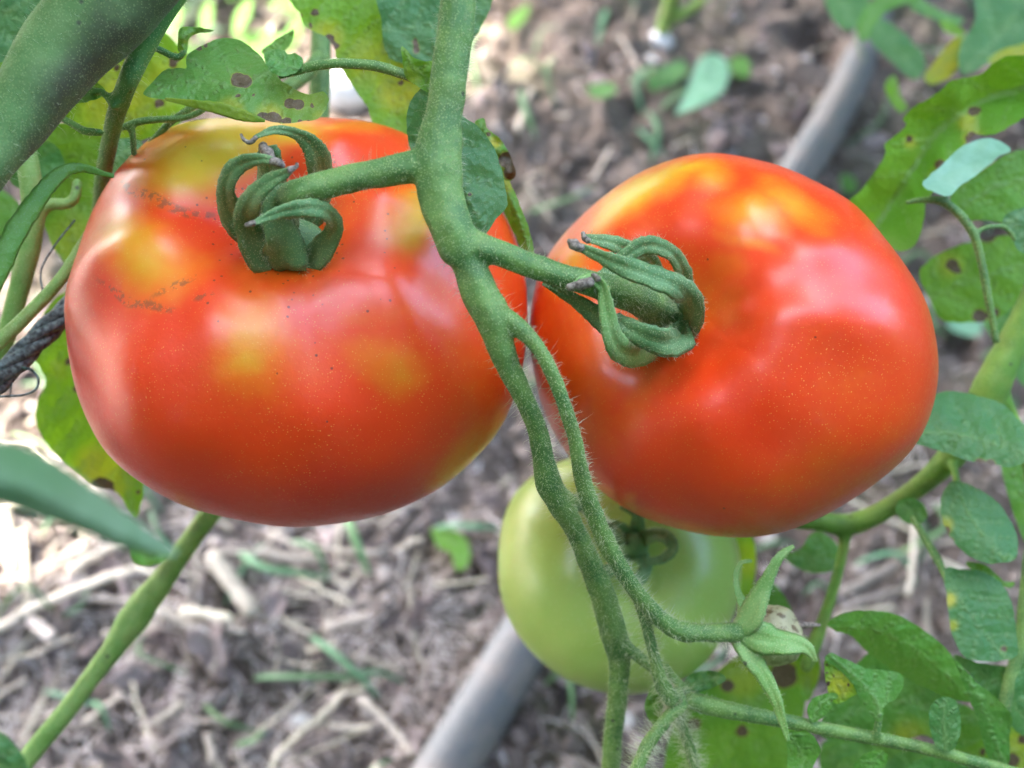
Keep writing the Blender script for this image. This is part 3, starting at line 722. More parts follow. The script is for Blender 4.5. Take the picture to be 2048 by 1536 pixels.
# green tomato
ridges3 = [(120, 22, .9), (175, 22, .8), (60, 22, .7), (10, 20, .8), (-60, 20, .6), (-120, 20, .7)]
V, F, TH, C3 = fruit_mesh((1240, 1150), .312, .0345, .0300, (.10, .22, .95), .006, .34, ridges3, .035, SIL3, 17, 120, 180)
t3 = tag(empty('tomato', C3), 'unripe pale green tomato hanging low behind the two red ones', 'tomato')
at3 = paint(V, TH, [(1030, 1130, 45, 150, .9), (1100, 1000, 60, 60, .6, -40), (1250, 1350, 150, 40, .6), (1120, 1290, 80, 60, .6), (1180, 930, 90, 40, .7)], .38, (1270, 1080, 60))
make('fruit', V, F, GTOM, t3, attrs={'ripe': at3['ripe']})
# small pale corky marks on the left fruit skin are dried drops
# ------------------------------------------------------------------ fruit stalk (one welded skin) and its hairs
stalks = [
    [(920, -70, .195, 37), (916, 0, .195, 36), (908, 80, .1955, 37), (897, 170, .196, 36), (886, 235, .1965, 38), (878, 290, .197, 46), (876, 345, .197, 50), (884, 400, .197, 44), (900, 450, .1965, 42), (918, 492, .197, 42), (940, 512, .197, 34)],
    [(880, 330, .197, 44), (845, 332, .197, 36), (800, 338, .1975, 31), (740, 350, .198, 28), (680, 363, .1985, 28), (625, 378, .1985, 29), (592, 390, .1995, 30), (572, 410, .204, 30), (568, 450, .213, 30), (574, 500, .226, 36)],
    [(905, 470, .197, 38), (950, 492, .197, 31), (1000, 507, .1975, 26), (1060, 530, .198, 25), (1120, 550, .1985, 24), (1175, 565, .2, 26), (1230, 580, .205, 32), (1290, 600, .213, 38), (1345, 632, .228, 44)],
    [(915, 480, .197, 40), (940, 535, .198, 34), (962, 590, .1985, 37), (985, 635, .199, 37), (997, 680, .200, 30), (1015, 730, .202, 25), (1045, 790, .205, 21), (1072, 850, .209, 20), (1085, 910, .213, 22), (1098, 965, .217, 27), (1122, 1010, .221, 25), (1148, 1055, .226, 21), (1178, 1120, .232, 23), (1205, 1190, .238, 26), (1225, 1260, .244, 27), (1238, 1320, .25, 22), (1234, 1400, .255, 20), (1226, 1470, .26, 19), (1220, 1560, .265, 19)],
    [(985, 625, .199, 26), (1030, 650, .1985, 20), (1075, 695, .199, 16), (1105, 750, .2, 15), (1130, 815, .202, 15), (1150, 880, .205, 15), (1163, 950, .209, 17), (1185, 1020, .214, 19), (1215, 1090, .219, 19), (1250, 1150, .223, 17), (1290, 1205, .227, 16), (1330, 1245, .231, 18), (1365, 1262, .233, 20), (1400, 1265, .234, 18), (1440, 1265, .235, 19), (1480, 1265, .236, 20)],
    [(1105, 975, .217, 20), (1135, 1000, .222, 17), (1165, 1012, .23, 14), (1200, 1040, .25, 12), (1240, 1080, .285, 14)],
    [(1225, 1250, .244, 18), (1250, 1290, .246, 14), (1285, 1320, .247, 12), (1310, 1340, .248, 10)],
    [(1255, 1165, .2245, 12), (1275, 1200, .228, 10), (1295, 1260, .232, 11), (1310, 1320, .236, 12), (1325, 1370, .239, 16), (1345, 1400, .241, 17)],
]
paths = [tube_path(s, 7) for s in stalks]
root = tag(empty('fruit_stalk', paths[0][0][20]), 'hairy green fruit stalk running down the middle and forking to all the fruits', 'plant stem')
fuse('stalk', join([tube_mesh(c, r_, 20, .07, .035, i) for i, (c, r_) in enumerate(paths)]), STEM, .00035, root)
up_, lo_ = paths[:4], paths[4:]
fuzz(root, paths[:4], 2.6e6, .0003, .0008, 1, .000028)
fuzz(root, paths[:4], 3.6e5, .0009, .0028, 2, .000034)
fuzz(root, [paths[4], paths[5], paths[7]], 2.2e6, .0004, .0010, 3, .000028)
fuzz(root, [paths[4]], 8.0e5, .0012, .0030, 4, .000034)
fuzz(root, [paths[7], paths[6]], 1.9e6, .0015, .0038, 5, .000034)

# sepals ------------------------------------------------------------------
def sepals(par, defs, mat, seed, hairs=1.5e6, hl=(.0003, .0008), th=.0004, arch=.09):
    for i, q in enumerate(defs):
        pts, tip = q[0], q[1]
        mm = q[2] if len(q) > 2 else mat
        o, hp = ribbon('sepal', [(*p_, 26 * math.sin(1.3 * j + 2.1 * i)) for j, p_ in enumerate(pts)], mm, par, th, arch, seed=seed + i, hairs=1, groove=1.3)
        del o['_h']; o['_o'] = [float(x) for x in (Vector(par['_o']) + o.location)]
        v, f = hair_mesh(hp, hairs, *hl, r0=.000027, seed=seed + i)
        if v is not None: tag(make('hair', v, f, HAIR, o, smoothed=False), kind='stuff')
        if tip:
            c, r_ = tube_path(tip, 5); v, f = tube_mesh(c, r_, 8, .35, 0, i); make('dried_tip', v, f, DRY, o)
sep1 = [
    ([(573, 540, .2140, 46), (572, 528, .2108, 86), (570, 505, .2085, 92), (562, 470, .205, 73), (552, 430, .202, 61), (553, 395, .2005, 49), (560, 365, .2, 22)], None),
    ([(546, 534, .2140, 36), (520, 514, .2112, 64), (496, 455, .206, 59), (494, 425, .201, 51), (510, 390, .1965, 43), (540, 362, .1945, 34), (568, 348, .1935, 22), (582, 338, .1935, 15)], [(578, 342, .1932, 8), (592, 333, .1932, 5), (594, 326, .193, 3)]),
    ([(520, 480, .222, 61), (480, 455, .214, 56), (460, 415, .207, 49), (452, 375, .202, 39), (466, 340, .199, 37), (495, 322, .1975, 34), (525, 318, .197, 22), (545, 321, .1965, 14)], [(542, 321, .1962, 8), (560, 326, .196, 8), (568, 334, .196, 5)]),
    ([(604, 534, .2140, 36), (636, 508, .2110, 60), (664, 470, .206, 41), (666, 440, .2015, 37), (645, 420, .1975, 39), (610, 416, .195, 39), (570, 422, .1935, 32), (535, 434, .1925, 20), (508, 446, .192, 10)], [(510, 446, .1918, 6), (498, 449, .1918, 6), (490, 450, .1918, 3)]),
    ([(600, 470, .224, 61), (630, 400, .218, 61), (640, 350, .213, 56), (634, 310, .2085, 51), (615, 282, .206, 39), (585, 265, .204, 22), (550, 260, .203, 18), (520, 270, .2025, 12), (508, 276, .2025, 8)], [(512, 274, .2023, 6), (500, 284, .2023, 5), (487, 279, .2022, 4), (482, 268, .2022, 3)]),
    ([(550, 450, .224, 61), (545, 400, .218, 61), (543, 350, .2125, 59), (540, 315, .208, 54), (535, 292, .2065, 37)], [(525, 290, .205, 9), (535, 305, .2035, 11), (548, 325, .2028, 8)]),
    ([(530, 500, .224, 61), (500, 470, .2175, 54), (478, 430, .2125, 44), (470, 400, .209, 32)], None),
]
blob('calyx_hub', 574, 486, .2150, 80, 52, 30, SEPAL, t1, 7, .06)
sepals(t1, sep1, SEPAL, 40)
sep2 = [
    ([(1350, 655, .226, 60), (1378, 640, .216, 62), (1378, 600, .2075, 56), (1350, 572, .2025, 54), (1300, 552, .1995, 50), (1245, 532, .198, 42), (1195, 510, .197, 28), (1160, 494, .1965, 17)], [(1165, 497, .1963, 9), (1148, 488, .1963, 10), (1137, 480, .1963, 6)]),
    ([(1350, 610, .226, 50), (1368, 560, .217, 38), (1352, 515, .211, 34), (1320, 494, .207, 36), (1285, 492, .205, 42), (1250, 515, .2045, 34), (1222, 540, .205, 30), (1195, 556, .2045, 22)], None),
    ([(1350, 655, .226, 70), (1368, 670, .216, 66), (1335, 684, .208, 64), (1290, 672, .2045, 54), (1250, 652, .2045, 40), (1228, 632, .206, 28)], None),
    ([(1310, 680, .223, 60), (1278, 706, .213, 56), (1248, 704, .207, 54), (1228, 680, .2025, 46), (1217, 640, .200, 38), (1210, 600, .1985, 30), (1204, 570, .1975, 20), (1194, 555, .197, 12)], [(1198, 560, .1965, 7), (1190, 551, .1965, 5), (1183, 549, .1965, 3)], SEPALY),
    ([(1250, 600, .212, 26), (1215, 585, .2, 24), (1190, 560, .1972, 26), (1168, 562, .1965, 26), (1150, 570, .196, 16)], [(1185, 564, .1958, 9), (1160, 569, .1955, 11), (1135, 574, .1955, 7)], SEPALY),
    ([(1290, 680, .22, 50), (1240, 665, .212, 46), (1195, 632, .207, 44), (1150, 600, .204, 30), (1105, 574, .203, 18), (1085, 566, .203, 8)], None),
    ([(1330, 600, .224, 40), (1300, 520, .215, 36), (1260, 500, .2085, 36), (1220, 485, .2065, 32), (1185, 478, .206, 22), (1168, 476, .206, 14)], [(1178, 482, .2055, 7), (1168, 474, .2055, 6), (1166, 464, .2055, 4)]),
]
blob('calyx_hub', 1338, 645, .2235, 62, 62, 40, SEPAL, t2, 8, .08)
sepals(t2, sep2, SEPAL, 60, 1.6e6, (.0004, .0013))
sep3 = [
    ([(1270, 1090, .288, 34), (1300, 1072, .281, 34), (1330, 1072, .278, 30), (1345, 1095, .277, 26), (1325, 1118, .277, 22), (1290, 1125, .277, 14)], None),
    ([(1265, 1080, .288, 34), (1240, 1060, .281, 32), (1215, 1050, .278, 22), (1200, 1060, .278, 10)], None),
    ([(1260, 1100, .288, 34), (1235, 1125, .281, 32), (1210, 1150, .278, 28), (1195, 1180, .277, 20), (1215, 1195, .277, 8)], None),
    ([(1275, 1095, .288, 34), (1290, 1135, .281, 32), (1275, 1160, .278, 28), (1245, 1165, .277, 14)], None),
    ([(1268, 1075, .288, 34), (1275, 1050, .282, 30), (1270, 1025, .280, 24), (1240, 1012, .28, 12)], None),
]
sepals(t3, sep3, SEPAL, 80, 6e5, th=.0008)
tube('calyx_hub', [(1266, 1090, .292, 32), (1266, 1088, .286, 30), (1262, 1084, .282, 18)], SEPAL, t3)

# withered fruitlet at the end of the lower branch
w = tag(empty('withered_fruitlet', P(1545, 1268, .243)), 'tiny shrivelled cream fruit with brown flecks inside four spread sepals', 'withered fruit')
blob('fruit', 1548, 1272, .246, 56, 60, 54, CREAM, w, 3, .1)
tube('style', [(1592, 1256, .245, 11), (1608, 1250, .245, 7), (1640, 1250, .245, 3)], DRY, w, rough=.3)
sepals(w, [
    ([(1474, 1266, .236, 34), (1500, 1235, .234, 56), (1515, 1200, .233, 44), (1532, 1165, .232, 32), (1552, 1125, .231, 22), (1568, 1105, .231, 16), (1588, 1092, .231, 8)], None),
    ([(1478, 1262, .238, 24), (1485, 1215, .2405, 20), (1475, 1180, .241, 14), (1472, 1150, .241, 12), (1482, 1126, .241, 10), (1504, 1122, .241, 6)], None),
    ([(1474, 1268, .236, 36), (1510, 1272, .234, 66), (1550, 1283, .2335, 58), (1590, 1288, .2335, 46), (1615, 1298, .233, 26), (1632, 1324, .2325, 8)], None),
    ([(1474, 1268, .236, 34), (1500, 1310, .235, 46), (1530, 1355, .234, 32), (1552, 1400, .233, 26), (1564, 1440, .2325, 18), (1577, 1482, .232, 7)], None),
], SEPALY, 90, 1.6e6, (.0004, .0013), .0005, .12)
fuzz(w, [tube_path([(1465, 1300, .238, 16), (1490, 1320, .24, 12), (1500, 1340, .241, 8)], 4)], 1.5e6, .001, .003, 9)

# flower remnant / hairy young shoot tip at the lower middle
sh = tag(empty('young_shoot', P(1345, 1410, .243)), 'very hairy young shoot tip below the green tomato', 'plant shoot')
sp = [[(1345, 1385, .243, 20), (1360, 1410, .242, 17), (1345, 1425, .241, 14), (1320, 1455, .24, 14), (1295, 1490, .239, 14), (1268, 1550, .237, 14)],
      [(1350, 1400, .245, 14), (1362, 1440, .247, 12), (1380, 1500, .25, 12), (1395, 1560, .252, 12)],
      [(1330, 1330, .246, 8), (1350, 1360, .245, 10), (1375, 1385, .245, 9), (1385, 1400, .245, 8)]]
shp = [tube_path(s, 6) for s in sp]
fuse('stalk', join([tube_mesh(c, r_, 12, .08, 0, i) for i, (c, r_) in enumerate(shp)]), STEM, .0004, sh)
fuzz(sh, shp[:2], 2.6e6, .002, .0052, 12, .00004); fuzz(sh, shp[2:], 1.0e6, .001, .002, 13)
leaf([(1365, 1370), (1380, 1350), (1405, 1342), (1440, 1345), (1452, 1360), (1425, 1375), (1400, 1385), (1378, 1392)], [(1368, 1385), (1400, 1362), (1448, 1355)], .247, tone=.2, step=5, parent=sh, wav=.003, wave_px=20, seed=5, vs=18)
leaf([(1290, 1410), (1305, 1370), (1320, 1385), (1325, 1420), (1310, 1450), (1295, 1435)], [(1310, 1440), (1305, 1380)], .25, tone=.5, step=5, parent=sh, wav=.003, wave_px=20, seed=6, vs=18)

# ------------------------------------------------------------------ thick vine stem, upper left
def stem_thing(name, label, tubes, mat, hairs=0, hl=(.0005, .002), voxel=.0006, cat='plant stem', seed=0, ns=24, ridge=.0, tint=None):
    ps = [tube_path(t, 7) for t in tubes]; r0 = tag(empty(name, ps[0][0][len(ps[0][0]) // 2]), label, cat)
    fuse('stalk', join([tube_mesh(c, r_, ns, .04, ridge, i + seed) for i, (c, r_) in enumerate(ps)]), mat, voxel, r0, tint=tint)
    if hairs: fuzz(r0, ps, hairs, *hl, seed=seed)
    return r0
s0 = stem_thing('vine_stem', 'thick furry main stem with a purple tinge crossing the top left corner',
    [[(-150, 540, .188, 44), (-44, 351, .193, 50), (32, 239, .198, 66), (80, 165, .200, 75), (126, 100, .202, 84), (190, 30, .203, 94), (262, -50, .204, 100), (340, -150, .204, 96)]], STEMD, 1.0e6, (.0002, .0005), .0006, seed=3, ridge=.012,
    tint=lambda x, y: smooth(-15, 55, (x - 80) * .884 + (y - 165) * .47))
fuzz(s0, [tube_path([(-44, 351, .193, 50), (32, 239, .198, 66), (126, 100, .202, 84), (190, 30, .203, 94)], 7)], 1.6e5, .001, .0028, 8)

# rachis left with side stubs
l1 = tag(empty('tomato_leaf', P(215, 230, .215)), 'tomato leaf on a long stalk passing behind the thick stem, with small bent leaflets', 'leaf')
ps = [tube_path(t, 6) for t in [
    [(372, -30, .213, 20), (330, 25, .213, 21), (285, 100, .214, 23), (255, 165, .215, 21), (232, 230, .222, 19), (216, 300, .235, 17), (204, 370, .252, 16), (198, 440, .268, 15)],
    [(232, 215, .216, 12), (212, 190, .217, 8), (195, 182, .217, 8), (170, 190, .218, 9)],
    [(205, 265, .218, 8), (170, 262, .219, 9), (140, 245, .22, 8), (100, 225, .22, 7)],
    [(285, 85, .216, 8), (320, 100, .218, 8), (355, 115, .219, 8), (372, 100, .219, 6)]]]
fuse('rachis', join([tube_mesh(c, r_, 12, .05, .02, i) for i, (c, r_) in enumerate(ps)]), mat_stem('leaf_stalk_skin', (.07, .20, .04), (.12, .28, .05), (.05, .08, .03), .4, .2), .0005, l1)
fuzz(l1, ps, 2.5e5, .0006, .0022, 14)
leaf([(150, 190), (165, 160), (185, 145), (196, 165), (212, 182), (200, 195), (170, 205), (135, 210), (128, 200)], [(212, 188), (180, 185), (140, 200)], .218, tone=.45, step=6, parent=l1, seed=8, wav=.002, wave_px=30)
leaf([(358, 60), (372, 53), (400, 55), (430, 62), (400, 66), (380, 75), (374, 100), (364, 112), (356, 95)], [(366, 110), (372, 70), (420, 62)], .222, tone=.5, step=6, parent=l1, seed=9, wav=.002, wave_px=30)

ltl = tag(empty('tomato_leaf', P(270, 255, .235)), 'small pale bluish leaf sprig arching over the left tomato shoulder', 'leaf')
pl = [tube_path(t, 6) for t in [[(410, 218, .232, 7), (370, 235, .232, 7), (300, 240, .231, 8), (262, 248, .231, 8), (225, 265, .231, 5)], [(262, 250, .231, 8), (266, 275, .232, 7), (268, 310, .234, 7)], [(410, 200, .235, 7), (360, 230, .236, 8), (330, 255, .238, 8), (290, 300, .24, 7)]]]
fuse('rachis', join([tube_mesh(c, r_, 10, .08, .0, i) for i, (c, r_) in enumerate(pl)]), STEM, .0004, ltl); fuzz(ltl, pl, 6e5, .0006, .002, 15)

# strap leaf arching at the left edge, and the stems below it
o, hp = ribbon('tomato_leaf', [(228, 352, .214, 8), (205, 347, .213, 12), (165, 336, .2105, 18), (130, 342, .208, 26), (95, 372, .205, 34), (60, 420, .202, 40), (28, 470, .199, 44), (2, 530, .197, 40), (-20, 590, .196, 30)], LEAF, None, .0006, .16, seed=4, hairs=0 or 1, attrs={'tone': .42, 'yel': .12, 'spot': 0, 'vein': 0})
tag(o, 'narrow folded leaf arching down out of the frame at the left edge', 'leaf')
st = stem_thing('vine_stem', 'pale green side stem standing upright at the left edge with a short bent branch',
    [[(40, 260, .245, 22), (58, 340, .246, 22), (66, 420, .247, 23), (58, 500, .248, 22), (35, 590, .25, 20), (10, 680, .252, 19), (-20, 770, .254, 19)],
     [(66, 440, .247, 18), (95, 410, .248, 13), (130, 408, .249, 12), (150, 395, .25, 11), (155, 360, .251, 9)]], STEML, 1.5e5, (.0006, .0018), .0006, seed=6)
tl_ = stem_thing('vine_stem', 'thin light green stem running beside the dark twisted cord',
    [[(200, 430, .243, 11), (165, 490, .241, 12), (120, 560, .238, 13), (60, 625, .235, 14), (0, 682, .232, 15), (-60, 740, .23, 15)]], STEML, 2e5, (.0004, .0012), .0005, seed=7)
# twisted cord: strands wound round each other
cd = tag(empty('twisted_cord', P(70, 680, .245)), 'dark frayed twisted cord tied up to the left red tomato', 'cord')
cc = catmull([(170, 590, .2535, 1), (110, 645, .249, 1), (50, 705, .245, 1), (0, 755, .241, 1), (-60, 815, .237, 1)], 24)
cw = np.array([P(x, y, d) for x, y, d, _ in cc]); T_, U_, W_ = frames(cw); arc = np.concatenate([[0], np.cumsum(np.linalg.norm(np.diff(cw, axis=0), axis=1))])
for k in range(4):
    ph = arc / .030 * 2 * math.pi + k * 2 * math.pi / 4; rr = .00155
    c_ = cw + rr * (U_ * np.cos(ph)[:, None] + W_ * np.sin(ph)[:, None]); v, f = tube_mesh(c_, np.full(len(c_), .00128), 12, .10, .08, k); make('strand', v, f, WIRE, cd)
for pts in ([(35, 735, .243, 3), (60, 738, .241, 3), (76, 755, .240, 2.6), (72, 778, .239, 2.6), (45, 790, .238, 2.4), (0, 793, .237, 2.2), (-30, 792, .237, 2)], [(30, 745, .243, 2), (24, 765, .242, 1.8), (20, 790, .241, 1.4)], [(150, 440, .25, 2), (110, 490, .25, 2), (82, 540, .249, 2), (86, 585, .248, 2)]):
    tube('loose_fibre', pts, WIRE, cd, ns=6, rough=.1)

# ------------------------------------------------------------------ leaves upper left
leaf([(-60, -60), (150, -60), (100, 10), (70, 70), (40, 118), (0, 125), (-60, 130)], [(-60, 30), (20, 20), (110, -30)], .24, tone=.05, name='tomato_leaf', label='dark bluish green leaf in the very top left corner', cat='leaf', seed=1, gx=-.002)
leaf([(-40, 120), (40, 110), (50, 160), (30, 230), (-20, 300), (-60, 320), (-60, 180)], [(-50, 300), (20, 130)], .25, tone=.85, name='tomato_leaf', label='bright green leaf edge showing left of the thick stem', cat='leaf', seed=2)
leaf([(100, 175), (150, 110), (230, 60), (310, 55), (350, 85), (385, 120), (400, 165), (395, 215), (330, 262), (250, 285), (180, 262), (120, 235)], [(395, 200), (300, 175), (200, 150), (130, 170)], .262, tone=.95, name='tomato_leaf',
     yel=[(230, 200, 120, .75), (310, 160, 90, .5)], spots=[(352, 115, 9), (318, 206, 9), (233, 134, 8), (345, 128, 7)], label='big yellowing backlit leaf with dark veins behind the long leaf stalk', cat='leaf', seed=3, vs=60, gy=.003)
leaf([(60, 265), (120, 245), (190, 262), (250, 300), (265, 350), (230, 400), (180, 460), (150, 540), (110, 500), (85, 440), (60, 380), (40, 320)], [(80, 270), (140, 350), (150, 500)], .275, tone=.72, name='tomato_leaf', yel=[(150, 480, 80, .35)],
     label='mid green blurred leaf between the upright stem and the left tomato', cat='leaf', seed=4, vs=50)
leaf([(15, 300), (60, 280), (110, 290), (130, 340), (110, 380), (60, 385), (20, 360)], [(20, 330), (120, 340)], .265, tone=.25, name='tomato_leaf', label='dull bluish leaf behind the arching strap leaf', cat='leaf', seed=44)
leaf([(200, 290), (250, 275), (285, 285), (270, 320), (235, 370), (205, 350)], [(205, 340), (270, 290)], .256, tone=.15, name='tomato_leaf', label='small dark green leaf tucked against the shoulder of the left tomato', cat='leaf', seed=5)
leaf([(-40, 380), (20, 390), (50, 440), (40, 520), (0, 560), (-40, 560)], [(-30, 400), (20, 520)], .30, tone=.45, name='tomato_leaf', label='soft green leaf behind the upright stem at the left edge', cat='leaf', seed=6)
leaf([(60, 700), (80, 640), (130, 585), (220, 600), (330, 700), (420, 850), (400, 930), (300, 950), (285, 1000), (272, 1036), (255, 1020), (235, 985), (190, 975), (150, 945), (98, 895), (72, 845), (76, 800), (92, 765), (80, 735)],
     [(150, 600), (210, 760), (240, 900), (268, 1030)], .292, tone=1.0, name='tomato_leaf', yel=[(205, 960, 75, 1), (190, 930, 60, .9), (120, 740, 30, .3)], spots=[(204, 978, 24), (140, 722, 9), (153, 780, 8), (82, 845, 4), (262, 945, 6), (276, 985, 5)],
     label='bright lime backlit leaf with a large brown blotch hanging below the left tomato', cat='leaf', seed=7, vs=75, gy=.002, wav=.002)

# ------------------------------------------------------------------ leaf lying over the left tomato, with its stalk
lo = tag(empty('tomato_leaf', P(560, 160, .209)), 'spotted green leaf lying over the top of the left red tomato', 'leaf')
leaf([(287, 188), (305, 165), (335, 138), (372, 136), (372, 115), (392, 97), (440, 77), (475, 79), (505, 97), (528, 122), (560, 158), (590, 178), (618, 188), (645, 183), (657, 195), (652, 218), (636, 237), (610, 242), (575, 247), (545, 243), (520, 236), (470, 220), (420, 207), (360, 200), (318, 198)],
     [(540, 140), (500, 165), (470, 175), (400, 160), (300, 186)], .2095, gx=-.0012, gy=-.008, tone=.42, fold=.0045, step=5.5, parent=lo, wav=.0022, wave_px=95, vs=50,
     yel=[(460, 222, 40, .6), (540, 238, 45, .6), (610, 205, 70, .22), (640, 240, 30, .5)], spots=[(478, 160, 15), (490, 163, 13), (580, 207, 11), (597, 209, 11), (625, 211, 4), (545, 240, 17), (525, 236, 12), (574, 243, 9), (600, 243, 5), (617, 242, 4), (350, 146, 3), (398, 96, 6), (412, 90, 5), (476, 191, 5), (505, 190, 3)], seed=12)
ribbon('leaf_margin', [(330, 198, .205, 6), (390, 208, .203, 16), (440, 217, .2025, 26), (490, 232, .2025, 22), (530, 242, .203, 6)], LEAF, lo, .0003, .1, attrs={'tone': .7, 'yel': .45, 'spot': 0, 'vein': 0})
leaf([(529, 108), (545, 99), (565, 99), (575, 108), (590, 106), (604, 115), (606, 128), (592, 144), (570, 152), (548, 148), (534, 132)], [(602, 142), (570, 128), (540, 115)], .207, gy=-.006, tone=.4, step=5, parent=lo, wav=.0015, wave_px=40, vs=22, seed=13)
tube('petiole', [(838, 162, .2035, 8), (800, 146, .2035, 10), (750, 132, .204, 10.5), (690, 127, .2045, 10), (640, 130, .206, 10), (600, 140, .2075, 9), (560, 152, .209, 6)], STEM, lo, hairs=6e5, hl=(.0003, .0009))
leaf([(803, 94), (812, 98), (826, 114), (850, 122), (880, 126), (880, 186), (850, 182), (832, 170), (812, 158), (806, 130)], [(808, 98), (830, 140), (870, 160)], .2015, tone=.72, step=5, parent=lo, seed=14, wav=.0015, wave_px=40, yel=[(820, 150, 30, .3)])
# leaf at the top, partly behind the stalk
tp = tag(empty('tomato_leaf', P(760, 90, .262)), 'large yellowing leaf with dark side hanging behind the stalk at the top', 'leaf')
leaf([(570, -60), (583, 5), (598, 22), (605, 45), (625, 62), (650, 72), (668, 96), (674, 118), (690, 150), (712, 182), (735, 215), (748, 250), (790, 268), (850, 275), (880, 220), (885, 120), (860, 40), (780, 30), (762, -60)],
     [(762, -60), (765, 40), (775, 130), (800, 260)], .262, tone=.80, gx=.002, parent=tp, yel=[(655, 75, 50, .65), (740, 120, 80, .4), (800, 175, 70, .8), (850, 230, 50, .4)], spots=[(630, 26, 8), (658, 78, 10), (668, 92, 9), (604, 31, 4), (620, 52, 4), (803, 166, 7)], seed=15, vs=62, step=7)
leaf([(764, -60), (990, -60), (985, 0), (968, 45), (945, 80), (900, 130), (850, 130), (810, 128), (775, 110), (762, 40)], [(764, 60), (850, 50), (985, -10)], .256, tone=.08, parent=tp, spots=[(830, 82, 6), (832, 100, 7), (831, 92, 6)], seed=16, vs=60, step=7)
# round leaf behind the stalk
leaf([(868, 160), (840, 178), (818, 210), (813, 250), (822, 300), (850, 360), (880, 420), (915, 455), (955, 472), (972, 468), (990, 440), (1013, 415), (1014, 395), (1003, 340), (985, 290), (955, 252), (925, 230), (895, 180)],
     [(860, 180), (890, 300), (960, 440)], .2065, gx=.003, gy=.001, tone=.10, fold=.003, name='tomato_leaf', label='smooth bluish green oval leaf pressed behind the main fruit stalk', cat='leaf', seed=17, step=6, spots=[(940, 388, 5), (982, 320, 3)], vs=90)
dl = tag(empty('tomato_leaf', P(1015, 330, .232)), 'half dead leaf edge, brown above and green below, between the two red tomatoes', 'leaf')
leaf([(950, 245), (967, 236), (975, 258), (998, 275), (1015, 300), (1032, 345), (1020, 362), (1000, 350), (985, 300), (965, 275)], [(960, 245), (1000, 310), (1022, 355)], .236, tone=.5, step=5, parent=dl, yel=[(990, 285, 18, 1)], spots=[(1015, 320, 17), (1022, 345, 14), (977, 268, 5)], seed=18, wav=.003, wave_px=30)
leaf([(985, 340), (1010, 345), (1025, 375), (1040, 410), (1055, 450), (1068, 500), (1060, 530), (1035, 480), (1015, 440), (1000, 400)], [(1000, 350), (1035, 430), (1062, 510)], .240, tone=.7, step=5, parent=dl, yel=[(1010, 370, 25, .6)], seed=19, fold=.003)
stem_thing('vine_stem', 'dark blurred stem standing behind the spotted leaf at the top', [[(640, -60, .30, 20), (642, 60, .30, 21), (640, 150, .30, 22), (636, 260, .30, 22)], [(640, 110, .292, 15), (610, 150, .288, 16), (570, 180, .285, 15)]], STEM, 0, seed=9, voxel=.0008)
leaf([(522, 104), (545, 85), (570, 68), (588, 58), (584, 80), (572, 102), (550, 118)], [(528, 110), (586, 62)], .25, tone=.55, name='tomato_leaf', label='small pointed leaf tip above the notched round leaflet', cat='leaf', seed=20, step=6)

# ------------------------------------------------------------------ right side
rb = tag(empty('tomato_leaf', P(1880, 250, .285)), 'long serrated bright green leaf reaching in from the upper right edge', 'leaf')
leaf([(2110, 95), (2050, 110), (2012, 112), (1985, 128), (1962, 148), (1930, 155), (1900, 163), (1880, 182), (1852, 200), (1820, 220), (1806, 238), (1812, 252), (1785, 275), (1768, 290), (1770, 308), (1748, 345), (1722, 380), (1690, 410), (1700, 440), (1730, 450), (1790, 500), (1830, 490), (1848, 440), (1852, 405), (1870, 380), (1885, 345), (1905, 330), (1930, 290), (1950, 270), (1990, 268), (2050, 235), (2110, 200)],
     [(2110, 160), (2040, 178), (1960, 205), (1880, 262), (1830, 330), (1760, 440), (1720, 500)], .285, gx=-.004, tone=.70, fold=-.010, parent=rb, vs=80, wav=.003, step=8,
     yel=[(1935, 245, 30, .6), (1820, 285, 18, .7), (1945, 275, 30, .5), (1870, 350, 20, .4)], spots=[(1945, 224, 9), (1955, 220, 7), (1818, 278, 7), (1943, 276, 13), (1880, 330, 11)], seed=21)
leaf([(1845, 370), (1860, 350), (1885, 330), (1908, 306), (1940, 285), (1975, 276), (2005, 285), (2022, 302), (2000, 312), (1960, 345), (1920, 372), (1900, 392), (1870, 385)], [(1855, 372), (1920, 335), (2010, 295)], .262, tone=.02, name='tomato_leaf', label='pale blue green leaf face turned to the sky at the upper right', cat='leaf', seed=22, gy=-.012, vs=50, mat=PALE)
leaf([(1900, 392), (1960, 345), (2010, 310), (2060, 300), (2110, 330), (2110, 620), (2050, 500), (2010, 450), (1960, 440), (1920, 440)], [(1920, 420), (2000, 370), (2100, 360)], .292, tone=.62, name='tomato_leaf', label='broad mid green leaf below the pale leaf face at the right edge', cat='leaf', seed=23, vs=80)
lr = tag(empty('tomato_leaf', P(1950, 480, .262)), 'thin bluish leaf stalk bending down at the right with pale leaflets', 'leaf')
pr = [tube_path(t, 6) for t in [[(1812, 406, .262, 6), (1840, 400, .262, 7), (1880, 402, .262, 9), (1915, 425, .262, 10), (1945, 465, .262, 10), (1962, 520, .263, 9), (1975, 590, .264, 9), (1985, 640, .265, 8), (1992, 685, .266, 8)], [(1948, 468, .262, 6), (1975, 454, .262, 6), (2010, 455, .263, 6), (2030, 480, .264, 6)], [(1880, 400, .262, 6), (1895, 390, .262, 5), (1890, 375, .262, 4)]]]
fuse('rachis', join([tube_mesh(c, r_, 10, .06, 0, i) for i, (c, r_) in enumerate(pr)]), STEM, .0005, lr); fuzz(lr, pr, 3e5, .0003, .0009, 22)
leaf([(2005, 440), (2030, 420), (2090, 415), (2110, 520), (2060, 510), (2035, 500), (2022, 470)], [(2015, 445), (2100, 480)], .268, tone=.03, parent=lr, seed=24)
